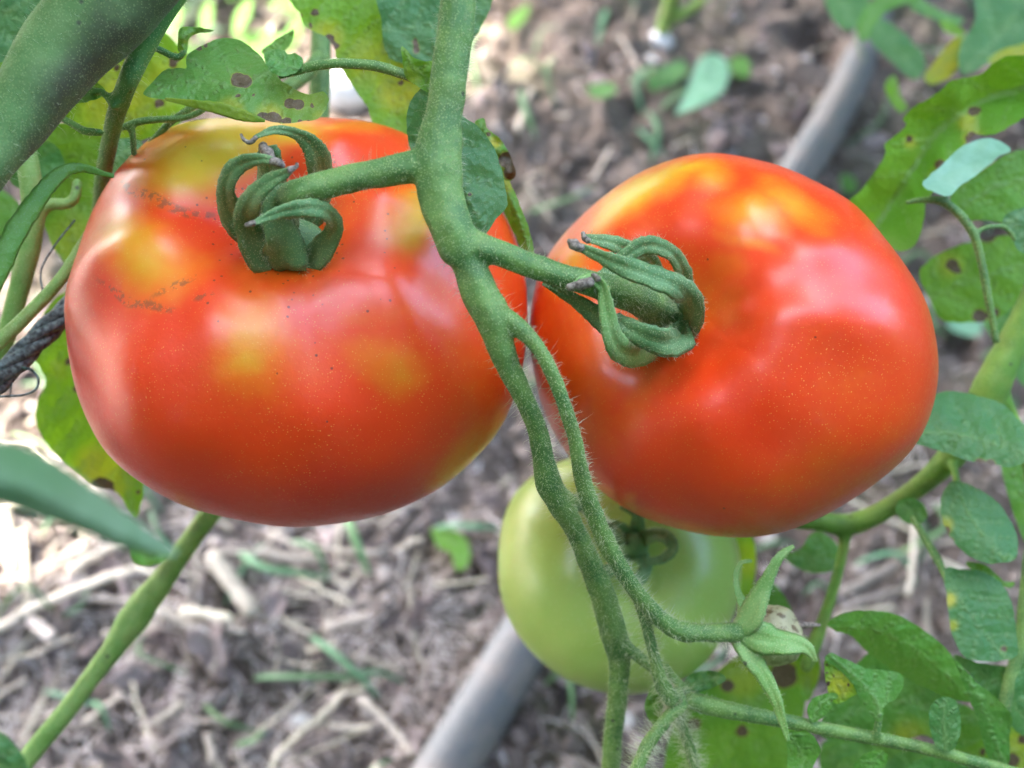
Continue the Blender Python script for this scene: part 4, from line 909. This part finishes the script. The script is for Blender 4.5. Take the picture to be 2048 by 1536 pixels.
leaf([(1838, 550), (1860, 520), (1905, 495), (1960, 480), (2020, 470), (2080, 480), (2110, 560), (2060, 590), (2020, 620), (1985, 640), (1930, 645), (1885, 640), (1860, 600)], [(1850, 600), (1940, 560), (2060, 530)], .315, tone=.72, name='tomato_leaf', label='yellow green leaf with two brown spots at the right edge beside the right tomato', cat='leaf', seed=25,
     yel=[(1900, 530, 40, .4)], spots=[(1905, 530, 13), (1915, 540, 8), (1960, 632, 14), (1975, 470, 16), (1990, 625, 9)], vs=80)
leaf([(1875, 660), (1900, 645), (1935, 650), (1948, 680), (1940, 708), (1905, 705), (1880, 690)], [(1880, 670), (1940, 690)], .5, tone=.02, name='tomato_leaf', label='pale round fallen leaf on the soil just right of the right tomato', cat='leaf', seed=26, ground=.025, mat=PALE)
sr = stem_thing('vine_stem', 'stout bright green stem slanting down the right edge', [[(2130, 470, .272, 30), (2070, 600, .275, 31), (2030, 680, .277, 31), (1998, 740, .278, 33), (1975, 790, .28, 36), (1940, 860, .285, 28), (1905, 910, .29, 27), (1860, 955, .293, 22), (1800, 1000, .296, 20), (1740, 1035, .298, 21), (1690, 1050, .30, 22), (1640, 1042, .30, 20), (1590, 1040, .30, 18), (1480, 1030, .30, 18)],
    [(2000, 780, .279, 18), (2020, 820, .28, 12), (2045, 880, .282, 10), (2060, 980, .284, 10)],
    [(1690, 1048, .30, 15), (1688, 1090, .30, 11), (1672, 1160, .30, 11), (1650, 1230, .30, 12), (1628, 1290, .30, 15), (1610, 1340, .30, 12)],
    [(1898, 915, .29, 13), (1908, 940, .285, 9), (1915, 970, .28, 7)]], mat_stem('bright_stem_skin', (.11, .26, .03), (.19, .34, .045), (.18, .09, .03), .15, .55, 28), 1.5e5, (.0003, .001), .0007, seed=10)
lq = tag(empty('tomato_leaf', P(1940, 860, .262)), 'broad bluish green leaf with a torn dark edge behind the right tomato', 'leaf')
leaf([(1815, 880), (1840, 830), (1875, 788), (1920, 784), (1970, 795), (2010, 812), (2050, 850), (2110, 880), (2110, 905), (2050, 925), (2020, 935), (1990, 930), (1940, 922), (1880, 902), (1840, 890)], [(2110, 900), (2050, 905), (1960, 880), (1880, 865), (1820, 872)], .266, gx=-.002, gy=-.006, tone=.14, fold=.003, parent=lq, seed=27, vs=66, spots=[(1960, 926, 10), (1980, 928, 10), (2002, 855, 4)], step=7)
rs = tag(empty('tomato_leaf', P(1900, 1150, .27)), 'thin leaf stalk right of the stem fork with three dark oval leaflets', 'leaf')
pr = [tube_path(t, 6) for t in [[(1825, 1035, .285, 7), (1840, 1060, .28, 8), (1870, 1110, .275, 9), (1890, 1150, .272, 8), (1905, 1200, .27, 6), (1915, 1260, .268, 5)]]]
fuse('rachis', join([tube_mesh(c, r_, 10, .06, 0, i) for i, (c, r_) in enumerate(pr)]), STEM, .0005, rs)
leaf([(1790, 1020), (1800, 1000), (1825, 995), (1848, 1010), (1855, 1035), (1840, 1048), (1810, 1045)], [(1800, 1010), (1848, 1040)], .288, tone=.35, parent=rs, seed=28, spots=(), vs=24)
leaf([(1912, 962), (1950, 975), (1990, 1000), (2020, 1040), (2036, 1080), (2030, 1118), (2000, 1125), (1975, 1128), (1935, 1110), (1905, 1080), (1885, 1040), (1882, 1000), (1895, 970)], [(1912, 962), (1945, 1040), (2010, 1120)], .268, gy=-.004, tone=.12, fold=.002, parent=rs, seed=29, vs=44, spots=[(1892, 1062, 9), (1900, 1082, 8)], yel=[(1890, 1050, 25, .6)], step=6)
leaf([(1890, 1140), (1920, 1138), (1960, 1142), (2000, 1165), (2022, 1200), (2032, 1260), (2035, 1310), (2000, 1322), (1960, 1322), (1925, 1310), (1905, 1270), (1895, 1210)], [(1892, 1145), (1940, 1230), (2010, 1315)], .268, gy=-.004, tone=.12, parent=rs, seed=30, vs=50, yel=[(1897, 1200, 22, .9), (1905, 1250, 16, .7)], spots=[(2008, 1298, 6)], step=6)
leaf([(1930, 1125), (1970, 1130), (2005, 1160), (2030, 1165), (2020, 1175), (1985, 1165), (1950, 1145)], [(1935, 1130), (2020, 1170)], .272, tone=.6, parent=rs, seed=31, step=6)
leaf([(1565, 1112), (1600, 1098), (1620, 1070), (1640, 1063), (1672, 1085), (1684, 1110), (1675, 1135), (1640, 1146), (1600, 1138)], [(1680, 1125), (1570, 1112)], .31, tone=.38, name='tomato_leaf', label='soft green leaflet hanging under the right red tomato beside the thin fork', cat='leaf', seed=32, gy=-.004)
leaf([(1525, 1160), (1560, 1180), (1590, 1240), (1570, 1260), (1530, 1240), (1500, 1190)], [(1510, 1170), (1580, 1250)], .32, tone=.5, name='tomato_leaf', label='blurred green leaf behind the shrivelled cream fruit', cat='leaf', seed=46)
leaf([(1440, 1075), (1480, 1060), (1505, 1075), (1512, 1130), (1500, 1190), (1470, 1190), (1440, 1150)], [(1470, 1065), (1490, 1190)], .33, tone=1.0, name='tomato_leaf', label='yellow green leaf sliver between the green tomato and the upright sepal', cat='leaf', seed=47, yel=[(1490, 1120, 50, .5)])
# big folded leaf bottom right
bl = tag(empty('tomato_leaf', P(1900, 1350, .262)), 'large folded leaf curling across the bottom right corner', 'leaf')
leaf([(1655, 1250), (1672, 1232), (1710, 1222), (1755, 1222), (1800, 1232), (1840, 1255), (1880, 1285), (1905, 1315), (1925, 1350), (1945, 1385), (1950, 1400), (1920, 1402), (1870, 1385), (1820, 1360), (1770, 1330), (1730, 1300), (1700, 1270), (1672, 1262)], [(1660, 1255), (1760, 1262), (1860, 1320), (1940, 1392)], .262, gx=-.001, gy=.006, tone=.44, parent=bl, seed=33, vs=50, step=7, fold=.003)
leaf([(1905, 1315), (1930, 1340), (1960, 1370), (1998, 1400), (2025, 1435), (2020, 1465), (2015, 1540), (1985, 1530), (1968, 1490), (1955, 1440), (1935, 1390), (1920, 1350)], [(1910, 1320), (1960, 1400), (2005, 1520)], .252, tone=.40, parent=bl, seed=34, vs=44, step=6, gy=.002, fold=.002)
leaf([(1640, 1470), (1660, 1400), (1700, 1340), (1760, 1300), (1830, 1340), (1900, 1395), (1960, 1430), (1960, 1480), (1900, 1500), (1850, 1470), (1780, 1490), (1700, 1480)], [(1650, 1460), (1780, 1400), (1940, 1440)], .288, tone=.45, parent=bl, seed=35, vs=60, step=8, yel=[(1820, 1480, 60, .5)])
leaf([(1905, 1310), (1960, 1325), (2020, 1330), (2060, 1310), (2110, 1290), (2110, 1460), (2040, 1470), (2000, 1410), (1950, 1360)], [(1910, 1315), (2000, 1370), (2090, 1380)], .275, tone=.2, parent=bl, seed=36, step=8)
stem_thing('vine_stem', 'dark upright stem at the right edge behind the white flecked leaflet', [[(2060, 1100, .272, 12), (2050, 1200, .272, 13), (2040, 1290, .272, 14), (2015, 1380, .271, 13), (2000, 1480, .27, 14), (1990, 1580, .27, 14)]], STEM, 1e5, (.0004, .001), .0006, seed=12)
# rachis with leaflets, bottom
rr_ = tag(empty('tomato_leaf', P(1600, 1440, .245)), 'leaf stalk crossing the bottom right with small upright leaflets along it', 'leaf')
pr = [tube_path(t, 6) for t in [[(1362, 1408, .244, 10), (1385, 1402, .244, 18), (1420, 1412, .2445, 19), (1480, 1425, .245, 17), (1560, 1440, .245, 15), (1650, 1458, .2455, 14), (1740, 1475, .246, 14), (1830, 1492, .246, 13), (1900, 1510, .246, 13), (1990, 1535, .246, 13), (2080, 1560, .246, 12)],
     [(1752, 1475, .245, 9), (1756, 1450, .2445, 8), (1760, 1425, .244, 7)], [(1630, 1455, .245, 6), (1626, 1446, .245, 5)], [(1890, 1508, .246, 7), (1888, 1490, .245, 5)]]]
fuse('rachis', join([tube_mesh(c, r_, 12, .06, .03, i) for i, (c, r_) in enumerate(pr)]), STEM, .0004, rr_); fuzz(rr_, pr, 6e5, .0003, .001, 31)
leaf([(1650, 1318), (1662, 1306), (1690, 1318), (1730, 1335), (1770, 1340), (1802, 1348), (1806, 1372), (1790, 1398), (1768, 1412), (1765, 1440), (1752, 1440), (1735, 1420), (1715, 1390), (1700, 1360), (1672, 1335)], [(1758, 1440), (1752, 1400), (1700, 1345), (1660, 1312)], .2435, tone=.42, parent=rr_, seed=37, step=5, vs=34, fold=.0025)
leaf([(1650, 1320), (1672, 1335), (1700, 1362), (1716, 1385), (1700, 1395), (1675, 1408), (1660, 1395), (1652, 1365)], [(1660, 1330), (1690, 1395)], .2455, tone=.85, parent=rr_, seed=38, step=5, vs=24, yel=[(1680, 1370, 40, .85)], spots=[(1656, 1368, 4), (1697, 1368, 4), (1655, 1345, 3), (1668, 1352, 2.5), (1688, 1342, 2.5), (1652, 1330, 3)])
leaf([(1622, 1446), (1614, 1420), (1622, 1400), (1645, 1388), (1672, 1386), (1676, 1396), (1660, 1405), (1664, 1415), (1650, 1430), (1636, 1440)], [(1625, 1446), (1640, 1410), (1670, 1392)], .2435, tone=.46, parent=rr_, seed=39, step=5, vs=20, spots=[(1664, 1404, 3)])
leaf([(1575, 1470), (1590, 1462), (1612, 1462), (1632, 1478), (1640, 1502), (1628, 1530), (1605, 1560), (1580, 1560), (1574, 1510)], [(1578, 1470), (1605, 1510), (1600, 1555)], .2425, tone=.5, parent=rr_, seed=40, step=5, vs=26)
leaf([(1862, 1412), (1875, 1398), (1895, 1394), (1912, 1402), (1920, 1430), (1920, 1465), (1912, 1490), (1896, 1504), (1875, 1495), (1862, 1465), (1858, 1435)], [(1893, 1502), (1888, 1450), (1890, 1400)], .2435, tone=.16, parent=rr_, seed=41, step=5, vs=28)
leaf([(1700, 1560), (1720, 1515), (1755, 1500), (1775, 1508), (1770, 1540), (1760, 1570)], [(1765, 1505), (1720, 1560)], .2425, tone=.5, parent=rr_, seed=42, step=6)
leaf([(1800, 1570), (1815, 1530), (1860, 1515), (1920, 1525), (1960, 1550), (1960, 1590)], [(1800, 1560), (1950, 1560)], .262, tone=.35, name='tomato_leaf', label='leaf edge poking up from the bottom edge under the leaf stalk', cat='leaf', seed=43)
leaf([(1905, 1500), (1950, 1455), (2000, 1430), (2060, 1440), (2110, 1480), (2110, 1600), (1950, 1600), (1920, 1550)], [(1920, 1510), (2020, 1500), (2100, 1540)], .30, tone=.7, name='tomato_leaf', label='bright leaf with brown marks in the bottom right corner', cat='leaf', seed=48, yel=[(2040, 1500, 60, .6)], spots=[(2025, 1520, 14), (1965, 1505, 7), (2045, 1480, 9)])
leaf([(2030, 1360), (2060, 1330), (2110, 1320), (2110, 1480), (2070, 1470), (2040, 1430)], [(2040, 1400), (2110, 1400)], .25, tone=.1, name='tomato_leaf', label='bluish leaflet cut by the right edge near the bottom', cat='leaf', seed=49)
for k_, (ol, md_, dd_, tn, lab) in enumerate([
    ([(1640, 1500), (1700, 1470), (1790, 1480), (1860, 1500), (1900, 1560), (1880, 1640), (1680, 1640)], [(1650, 1520), (1880, 1580)], .33, .3, 'shaded green leaf low behind the leaf stalk in the bottom right'),
    ([(2000, 900), (2060, 930), (2110, 1000), (2110, 1130), (2060, 1100), (2025, 1020)], [(2010, 910), (2090, 1100)], .30, .5, 'green leaf cut by the right edge beside the dark oval leaflets'),
    ([(1950, 600), (2010, 580), (2110, 590), (2110, 760), (2060, 780), (2010, 720)], [(1960, 610), (2100, 720)], .36, .3, 'dull green leaf behind the stout stem at the right edge'),
    ([(1740, 30), (1800, 60), (1850, 120), (1830, 160), (1780, 120), (1740, 80)], [(1745, 40), (1835, 150)], .50, .15, 'dark blurred leaf over the far end of the grey pipe'),
    ([(1650, -40), (1720, -30), (1740, 20), (1700, 60), (1660, 30)], [(1660, -30), (1710, 50)], .52, .2, 'dark green leaf at the top edge by the hollow in the soil')]):
    leaf(ol, md_, dd_, tone=tn, name='tomato_leaf', label=lab, cat='leaf', seed=120 + k_)
# spotted leaves behind, bottom centre right
leaf([(1360, 1420), (1400, 1370), (1450, 1330), (1500, 1300), (1560, 1290), (1600, 1310), (1612, 1370), (1605, 1440), (1590, 1510), (1570, 1600), (1350, 1600), (1330, 1520)], [(1590, 1300), (1520, 1400), (1400, 1590)], .318, tone=.6, name='tomato_leaf',
     label='lime green leaf with several round brown spots behind the shrivelled fruit', cat='leaf', seed=50, yel=[(1480, 1350, 70, .4), (1590, 1330, 50, .5)], spots=[(1568, 1350, 26), (1455, 1372, 13), (1484, 1462, 12), (1388, 1448, 13)], vs=80)
leaf([(1600, 1270), (1625, 1290), (1640, 1340), (1618, 1400), (1600, 1380), (1590, 1310)], [(1610, 1280), (1615, 1390)], .312, tone=.9, name='tomato_leaf', label='narrow lime leaf standing beside the spotted lime leaf', cat='leaf', seed=51, yel=[(1615, 1350, 40, .4)])

# ------------------------------------------------------------------ foreground and lower left
fg = leaf([(-80, 860), (0, 878), (60, 895), (130, 935), (200, 985), (260, 1030), (310, 1068), (352, 1098), (345, 1112), (300, 1108), (240, 1095), (170, 1068), (90, 1040), (0, 1012), (-80, 990)], [(-80, 940), (60, 970), (200, 1040), (345, 1105)], .103, gx=.004, tone=.22, fold=.003, wav=.0003, mat=SOFT, name='tomato_leaf',
     label='out of focus leaf close to the camera pointing in from the left edge', cat='leaf', seed=52, vs=4000)
leaf([(262, 1080), (300, 1090), (340, 1108), (325, 1126), (290, 1132), (265, 1120)], [(265, 1095), (335, 1112)], .17, tone=.5, name='tomato_leaf', label='small green leaf piece hanging under the blurred foreground leaf tip', cat='leaf', seed=53)
leaf([(-60, 1440), (0, 1462), (30, 1490), (55, 1530), (60, 1600), (-60, 1600)], [(-60, 1500), (50, 1560)], .16, tone=.10, name='tomato_leaf', label='dark blurred leaf in the bottom left corner', cat='leaf', seed=54)
stem_thing('vine_stem', 'smooth light green stem slanting from under the left tomato to the bottom left', [[(470, 960, .30, 21), (420, 1028, .298, 21), (370, 1095, .296, 21), (325, 1160, .294, 24), (290, 1205, .292, 29), (262, 1245, .29, 31), (232, 1290, .288, 24), (190, 1345, .286, 20), (130, 1425, .283, 20), (60, 1510, .28, 20), (10, 1580, .278, 20)]], STEML, 0, (.0004, .001), .0007, seed=14)

# ------------------------------------------------------------------ plants growing on the far soil
leaf([(1342, 295), (1358, 262), (1372, 225), (1388, 190), (1412, 176), (1436, 186), (1446, 215), (1438, 245), (1415, 268), (1380, 285)], [(1345, 292), (1395, 235), (1430, 195)], .7, tone=.0, name='fallen_leaf', label='pale green leaf lying alone on the soil above the right tomato', cat='leaf', seed=60, ground=.030, vs=60, mat=PALE)
for k, (ol, lab, tn) in enumerate([
    ([(1290, 190), (1320, 170), (1360, 155), (1370, 180), (1340, 205), (1300, 215)], 'dull green fallen leaf left of the pale leaf on the soil', .1),
    ([(1455, 140), (1480, 130), (1498, 145), (1492, 170), (1465, 170)], 'small green sprout leaf on the soil near the dark hole', .45),
    ([(1175, 225), (1215, 220), (1230, 235), (1200, 252), (1175, 245)], 'small flat green leaf on the soil between the tomatoes', .2),
    ([(1015, 55), (1045, 30), (1060, 25), (1050, 55), (1025, 75)], 'green weed leaf in the sunlit soil right of the stalk', .6),
    ([(865, 1070), (890, 1068), (925, 1085), (940, 1110), (925, 1130), (890, 1118), (868, 1095)], 'small bright green seedling leaf beside the green tomato', .75),
    ([(905, 1130), (925, 1118), (942, 1125), (935, 1155), (915, 1160)], 'second smaller seedling leaf below the bright seedling leaf', .7),
    ([(1680, 360), (1700, 362), (1712, 382), (1700, 400), (1680, 390)], 'small green leaf on the soil at the right tomato shoulder', .5)]):
    c_ = np.mean(ol, 0); leaf(ol, [ol[0], tuple(c_), ol[len(ol) // 2]], .7, tone=tn, name='ground_leaf', label=lab, cat='leaf', seed=61 + k, ground=.012, vs=30, step=8)
# sunlit weeds, upper left
random.seed(5)
for k in range(26):
    x, y = random.uniform(330, 600), random.uniform(-60, 150); a = random.uniform(0, 6.28); L = random.uniform(28, 60)
    ux, uy = math.cos(a), math.sin(a) * .7; w_ = L * .34
    ol = [(x - ux * L, y - uy * L), (x - uy * w_, y + ux * w_), (x + ux * L, y + uy * L), (x + uy * w_, y - ux * w_)]
    tag(leaf(ol, [ol[0], (x, y), ol[2]], .7, tone=random.uniform(.6, 1), name='weed_leaf', seed=80 + k, ground=random.uniform(.01, .04), vs=30, step=12), 'sunlit bright green weed leaf growing on the soil at the upper left', 'weed leaf', 'sunlit weed leaves at the upper left')
leaf([(1960, -60), (2110, -60), (2110, 110), (2050, 105), (1990, 120), (1930, 150), (1915, 120), (1925, 80), (1950, 40)], [(1930, 140), (2000, 70), (2080, -40)], .40, tone=.12, name='tomato_leaf', label='dark green blurred leaf in the top right corner', cat='leaf', seed=70, vs=80)
leaf([(1850, 150), (1880, 110), (1905, 80), (1930, 75), (1935, 100), (1920, 130), (1890, 160), (1860, 168)], [(1860, 160), (1925, 85)], .41, tone=.9, name='tomato_leaf', label='yellow dying leaf beside the dark leaf in the top right corner', cat='leaf', seed=71, yel=[(1890, 120, 90, 1)])
leaf([(1975, 120), (2010, 98), (2060, 85), (2110, 80), (2110, 110), (2050, 110), (2000, 130)], [(1980, 120), (2100, 95)], .39, tone=.9, name='tomato_leaf', label='yellow leaf edge under the dark leaf in the top right corner', cat='leaf', seed=72, yel=[(2040, 105, 120, 1)])
leaf([(1718, 75), (1715, 45), (1735, 10), (1775, -15), (1830, -25), (1835, 0), (1790, 15), (1755, 40), (1735, 80)], [(1725, 75), (1760, 10), (1830, -15)], .45, tone=.5, name='tomato_leaf', label='drooping light green leaf tip at the top over the far pipe end', cat='leaf', seed=73)
leaf([(1830, -10), (1880, 20), (1930, 40), (1900, 50), (1860, 35), (1820, 15)], [(1830, 0), (1920, 42)], .46, tone=.3, name='tomato_leaf', label='green leaf sliver left of the dark leaf at the top edge', cat='leaf', seed=74)
leaf([(1880, 40), (1905, 45), (1930, 65), (1920, 75), (1890, 62)], [(1885, 45), (1925, 70)], .45, tone=1, name='tomato_leaf', label='tiny bright lime leaf tip above the yellow dying leaf', cat='leaf', seed=75)
leaf([(1770, 170), (1790, 150), (1800, 190), (1815, 215), (1800, 225), (1780, 200)], [(1785, 155), (1805, 220)], .42, tone=.85, name='tomato_leaf', label='light curled leaf tip left of the serrated leaf', cat='leaf', seed=76)
stem_thing('far_stem', 'blurred pair of green stems rising from the soil at the top', [[(1325, 62, .80, 14), (1338, 20, .78, 17), (1350, -30, .75, 18), (1365, -90, .7, 18)], [(1345, 40, .79, 10), (1385, 15, .77, 10), (1430, -20, .74, 10), (1480, -70, .7, 10)]], STEML, 0, voxel=.0015, seed=15)
def rock(name, px, py, r_, mat, label, cat, seed, sq=.6):
    g_ = G(px, py); v, f = lump(seed=seed); 
    # one loop of subdivision by hand through the modifier
    o = make(name, v * [r_, r_ * .8, r_ * sq] + [g_[0], g_[1], gh1(g_[0], g_[1]) + r_ * sq * .5], f, mat); m = o.modifiers.new('s', 'SUBSURF'); m.levels = 2; m.render_levels = 2
    return tag(o, label, cat)
rock('pale_clump', 1322, 88, .016, PALE_LUMP, 'small white clump at the foot of the far green stems', 'clod', 3)  # small white thing at the stem foot, built as a plain lump
rock('pale_clump', 1302, 122, .008, PALE_LUMP, 'small pale clod beside the white clump at the top', 'clod', 4)
rock('sun_patch_lump', 702, 195, .040, PALE_LUMP, 'white lump added for the sun patch behind the top of the left tomato', 'sun patch', 5)  # white lump added where glaring sunlit soil shows
rock('pale_clump', 597, 1430, .008, PALE_LUMP, 'bluish white clod low in the mulch', 'clod', 6)
rock('pale_clump', 1250, 1460, .007, PALE_LUMP, 'white clod between the lower stalk and the hairy shoot', 'clod', 7)

# ------------------------------------------------------------------ unseen leaves added out of frame to shade the bed and shape highlights
S3 = np.array(SDIR)
g = np.random.default_rng(3); V, F, o_ = [], [], 0
LIT = [[(300, -200), (1010, -200), (1000, 60), (960, 170), (820, 190), (760, 250), (640, 230), (500, 140), (330, 140)], [(-400, 560), (90, 600), (70, 1130), (-400, 1180)], [(920, -40), (1010, -10), (1040, 150), (930, 200)]]
def lit(sh, L):
    a = np.linspace(0, 6.283, 9)[:8]; pts = np.vstack([[sh]] + [[sh + np.array([math.cos(t), math.sin(t), 0]) * L * k for t in a] for k in (.6, 1.1)])
    x, y, z = proj(pts); ok = z > .05
    return any((pip(x, y, p) & ok).any() for p in LIT)
n_ok = 0
for i in range(14000):
    if i % 3 == 0: q = P(g.uniform(-100, 2150), g.uniform(-100, 1650), g.uniform(.12, .34))
    else: q = np.array([g.uniform(-1.1, 1.2), g.uniform(-.9, 1.7), 0.0])
    t = g.uniform(2.3, 3.4); c_ = q + S3 * t + g.normal(0, .01, 3)
    sh_ = c_ - S3 * (c_[2] / S3[2])
    L = g.uniform(.03, .10)
    if lit(sh_, L) and g.random() < .98: continue
    a = g.uniform(0, 6.28); tl = g.normal(0, .4, 2)
    e1 = np.array([math.cos(a), math.sin(a), tl[0]]); e2 = np.array([-math.sin(a), math.cos(a), tl[1]]); nn = np.cross(e1, e2)
    sh8 = [(-1, 0, 0), (-.5, .42, -.05), (.2, .5, -.08), (1, 0, -.2), (.2, -.5, -.08), (-.5, -.42, -.05), (0, 0, .1)]
    V += [c_ + L * (u * e1 + w_ * e2 * .9 + h * nn) for u, w_, h in sh8]
    F += [[o_ + 6, o_ + k, o_ + (k + 1) % 6] for k in range(6)]; o_ += 7; n_ok += 1
    if n_ok >= 7500: break
OPEN = [(Vector((.80, -.05, .62)).normalized(), 27), (Vector((-.02, -.05, 1)).normalized(), 33)]  # gaps kept in the added leaves so sky highlights reach the fruit
C0 = np.array([0, .27, .33]); m_ok = 0
for i in range(48000):
    d = g.normal(0, 1, 3); d[2] = abs(d[2]) * .9 if i % 3 else -abs(d[2]) * .45; d /= np.linalg.norm(d); dv_ = Vector(d)
    if any(math.degrees(dv_.angle(a)) + g.normal(0, 4.5) < h + 6 * math.sin(5 * math.atan2(d[1], d[0])) for a, h in OPEN): continue
    if d[2] < .08 and ((d[1] > .45 and d[0] < .1) or (d[0] < -.35 and d[1] > -.5)): continue
    c_ = C0 + d * g.uniform(.62, 1.1)
    if c_[2] < .02: continue
    x, y, z = proj(c_)
    if z > 0 and -500 < x < 2550 and -900 < y < 2000: continue
    if z > 0 and y > 0 and z < .5 and -1200 < x < 3200: continue
    sh_ = c_ - S3 * (c_[2] / S3[2]); L = g.uniform(.03, .055)
    if lit(sh_, L): continue
    a = g.uniform(0, 6.28); e1 = np.cross(d, g.normal(0, 1, 3)); e1 /= np.linalg.norm(e1); e2 = np.cross(d, e1) + .35 * g.normal(0, 1) * d; nn = np.cross(e1, e2)
    V += [c_ + L * (u * e1 + w_ * e2 * .9 + h * nn) for u, w_, h in sh8]
    F += [[o_ + 6, o_ + k, o_ + (k + 1) % 6] for k in range(6)]; o_ += 7; m_ok += 1
    if m_ok >= 6500: break
k_ok = 0
for i in range(14000):                               # more unseen leaves, added beyond the frame top to darken the far soil
    c_ = np.array([g.uniform(-.35, 2.4), g.uniform(1.45, 2.1), g.uniform(.02, 1.6)]) if i % 3 else np.array([g.uniform(.12, 1.1), g.uniform(.75, 1.6), g.uniform(.55, 1.1)]); x, y, z = proj(c_)
    if y > -170: continue
    L = g.uniform(.04, .08)
    if lit(c_ - S3 * (c_[2] / S3[2]), L): continue
    a = g.uniform(0, 6.28); e1 = np.array([math.cos(a), g.normal(0, .3), math.sin(a)]); e2 = np.array([-math.sin(a), g.normal(0, .3), math.cos(a)]); nn = np.cross(e1, e2)
    V += [c_ + L * (u * e1 + w_ * e2 * .9 + h * nn) for u, w_, h in sh8]
    F += [[o_ + 6, o_ + k, o_ + (k + 1) % 6] for k in range(6)]; o_ += 7; k_ok += 1
    if k_ok >= 3800: break
nv = len(V)
tag(make('added_shade_leaves', V, F, LEAF, origin=np.zeros(3), attrs={'tone': np.full(nv, .05), 'yel': np.zeros(nv), 'spot': np.zeros(nv), 'vein': np.zeros(nv)}), 'unseen leaves added overhead and around to shade the bed', kind='stuff')
for o in bpy.data.objects:
    for k in ('_o', '_h'):
        if k in o: del o[k]
